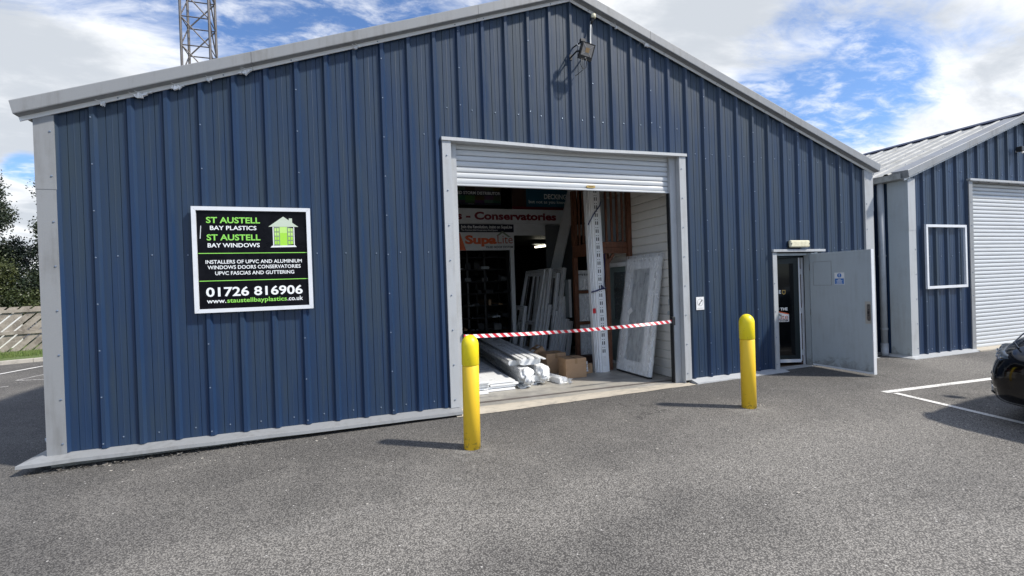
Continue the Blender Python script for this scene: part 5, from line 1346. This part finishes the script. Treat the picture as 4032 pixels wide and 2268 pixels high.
# ------------------------------------------------------------------ parked car
def build_car():
    CX, CY = 3.36, -3.80; gz = ground_z(4.0, -3.6)
    car = thing('parked_car', 'glossy black car with its rounded nose at the right edge of the view', 'car', (CX, CY, gz))
    # s, half width low, half width mid, half width shoulder, z bottom, z mid, z shoulder, z centre
    ST = [(.00, .50, .55, .45, .27, .48, .60, .63), (.05, .66, .72, .62, .23, .47, .63, .68), (.16, .78, .83, .75, .17, .47, .68, .75), (.34, .85, .885, .81, .17, .48, .73, .82), (.60, .88, .905, .85, .17, .50, .79, .89),
          (1.00, .88, .91, .86, .17, .52, .86, .96), (1.35, .88, .91, .87, .20, .53, .92, 1.00), (2.2, .88, .91, .88, .20, .55, .95, 1.0), (3.2, .88, .91, .87, .20, .55, .97, 1.02), (3.85, .86, .89, .83, .24, .55, .98, 1.02), (4.15, .74, .80, .70, .30, .58, .90, .95)]
    mb = MB(); rows = []
    for (s, wl, wm, ws, zb, zm, zs, zc) in ST:
        zs, zc, zm = zs*1.07, zc*1.07, zm*1.04
        half = [(0, zb), (wl*.6, zb), (wl, zb+.02), (wm*.985, zb+.12), (wm, zm), (wm*.985, zm+.10), (ws, zs), (ws*.82, zs+(zc-zs)*.55), (ws*.45, zs+(zc-zs)*.9), (0, zc)]
        ring = [(CX+s, CY+y, gz+z) for y, z in half]+[(CX+s, CY-y, gz+z) for y, z in reversed(half[1:-1])]
        rows.append(ring)
    n = len(rows[0]); base = 0
    for r in rows: mb.v += r
    for i in range(len(rows)-1):
        for k in range(n): mb.f.append((i*n+k, i*n+(k+1) % n, (i+1)*n+(k+1) % n, (i+1)*n+k)); mb.m.append(0)
    mb.f.append(tuple(range(n))); mb.f.append(tuple((len(rows)-1)*n+k for k in range(n))); mb.m += [0, 0]
    o = mb.build('body', 'carpaint', car, smooth=True); md = o.modifiers.new('s', 'SUBSURF'); md.levels = 2; md.render_levels = 2
    cb = MB(); rows = []
    for (s, w0, w1, z0, z1) in ((1.05, .80, .74, .98, 1.02), (1.65, .84, .66, .95, 1.36), (2.2, .85, .64, .95, 1.45), (3.1, .84, .62, .97, 1.43), (3.75, .80, .60, .98, 1.30), (4.0, .76, .66, .97, 1.0)):
        rows.append([(CX+s, CY-w0, gz+z0), (CX+s, CY-w1, gz+z1-.05), (CX+s, CY-w1*.7, gz+z1), (CX+s, CY+w1*.7, gz+z1), (CX+s, CY+w1, gz+z1-.05), (CX+s, CY+w0, gz+z0)])
    for a, b in zip(rows, rows[1:]):
        for k in range(5): cb.face([a[k], a[k+1], b[k+1], b[k]], 1 if k in (1, 2, 3) and a[0][0] > CX+1.6 and b[0][0] < CX+3.3 else 0)
    cb.face(rows[0]); cb.face(rows[-1]); cb.build('cabin', ['carglass', 'carpaint'], car)
    for s in (1.18, 3.36):
        for sd in (-1, 1):
            w = MB(); c = Vector((CX+s, CY+sd*.82, gz+.32)); w.tube([c-Vector((0, .11, 0)), c-Vector((0, .10, 0)), c+Vector((0, .10, 0)), c+Vector((0, .11, 0))], [.29, .32, .32, .29], 28); wo = w.build('wheel', 'rubber', car)
            r = MB(); r.tube([c+Vector((0, sd*.105, 0)), c+Vector((0, sd*.118, 0))], [.21, .18], 24); r.build('rim', 'galv', wo)
            ar = MB(); ar.tube([c+Vector((0, sd*.072, 0)), c+Vector((0, sd*.096, 0))], [.375, .365], 32); ar.build('wheel_arch', 'black', car)
    for sd in (1, -1):
        h = MB(); N = 8
        # wraparound headlamp lying just proud of the wing
        pts0 = [(.10, .63, .615), (.14, .72, .622), (.22, .785, .645), (.34, .825, .685), (.46, .84, .73)]
        pts1 = [(.125, .61, .675), (.17, .69, .69), (.26, .75, .712), (.37, .795, .74), (.48, .83, .762)]
        out = []
        for p in (pts0, pts1): out.append([Vector((CX+a-.004, CY+sd*(b+.006), gz+c*1.07)) for a, b, c in p])
        mid = [(a+b)/2+Vector((-.014, sd*.014, .006)) for a, b in zip(*out)]
        for a, b in ((out[0], mid), (mid, out[1])):
            for k in range(4): h.face([a[k], a[k+1], b[k+1], b[k]])
        inn = [[p+Vector((.05, -sd*.05, 0)) for p in q] for q in out]
        for a, b in ((out[0], inn[0]), (out[1], inn[1])):
            for k in range(4): h.face([a[k], a[k+1], b[k+1], b[k]])
        hl = h.build('headlight', 'headglass', car, smooth=True, weld=1e-5)
        r = MB()
        for t in (.9, 1.7, 2.6):
            k = int(t); p = mid[k].lerp(mid[k+1], t-k)+Vector((-.004, sd*.004, 0)); r.tube([p, p+Vector((-.006, sd*.006, 0))], [.024, .016], 10)
        for k in range(4): r.bar(out[0][k]+Vector((-.004, sd*.004, .012)), out[0][k+1]+Vector((-.004, sd*.004, .012)), .008, .012)
        r.build('reflector', 'chrome', hl)
        # fins in the bumper corner
        for z in (.30, .345, .39, .435, .50):
            b = MB(); path = [(.155, .775), (.22, .825), (.30, .860), (.40, .885)]
            b.tube([(CX+a-.004, CY+sd*(w_+.012), gz+z+.004*i) for i, (a, w_) in enumerate(path)], .010, 8); b.build('bumper_fin', 'carpaint' if z != .345 else 'chrome', car, smooth=True)
        mr = MB(); mr.box(CX+1.55, CX+1.65, CY+sd*.92, CY+sd*1.08, gz+.93, gz+1.06); mr.build('mirror', 'carpaint', car, bevel=.03)
    g = MB()
    for k in range(5): g.bar((CX-.012+.004*k*0, CY-.40, gz+.36+k*.045), (CX-.012, CY+.40, gz+.36+k*.045), .02, .02)
    g.build('grille', 'black', car)
    g = MB(); g.box(CX-.045, CX-.02, CY-.26, CY+.26, gz+.30, gz+.41); g.build('number_plate', 'paper', car)
    hd = MB(); hd.tube([(CX+.20, CY+.60, gz+.805), (CX+.34, CY+.70, gz+.85), (CX+.6, CY+.74, gz+.92), (CX+1.1, CY+.77, gz+1.01)], .008, 6); hd.build('bonnet_edge', 'carpaint', car)
build_car()
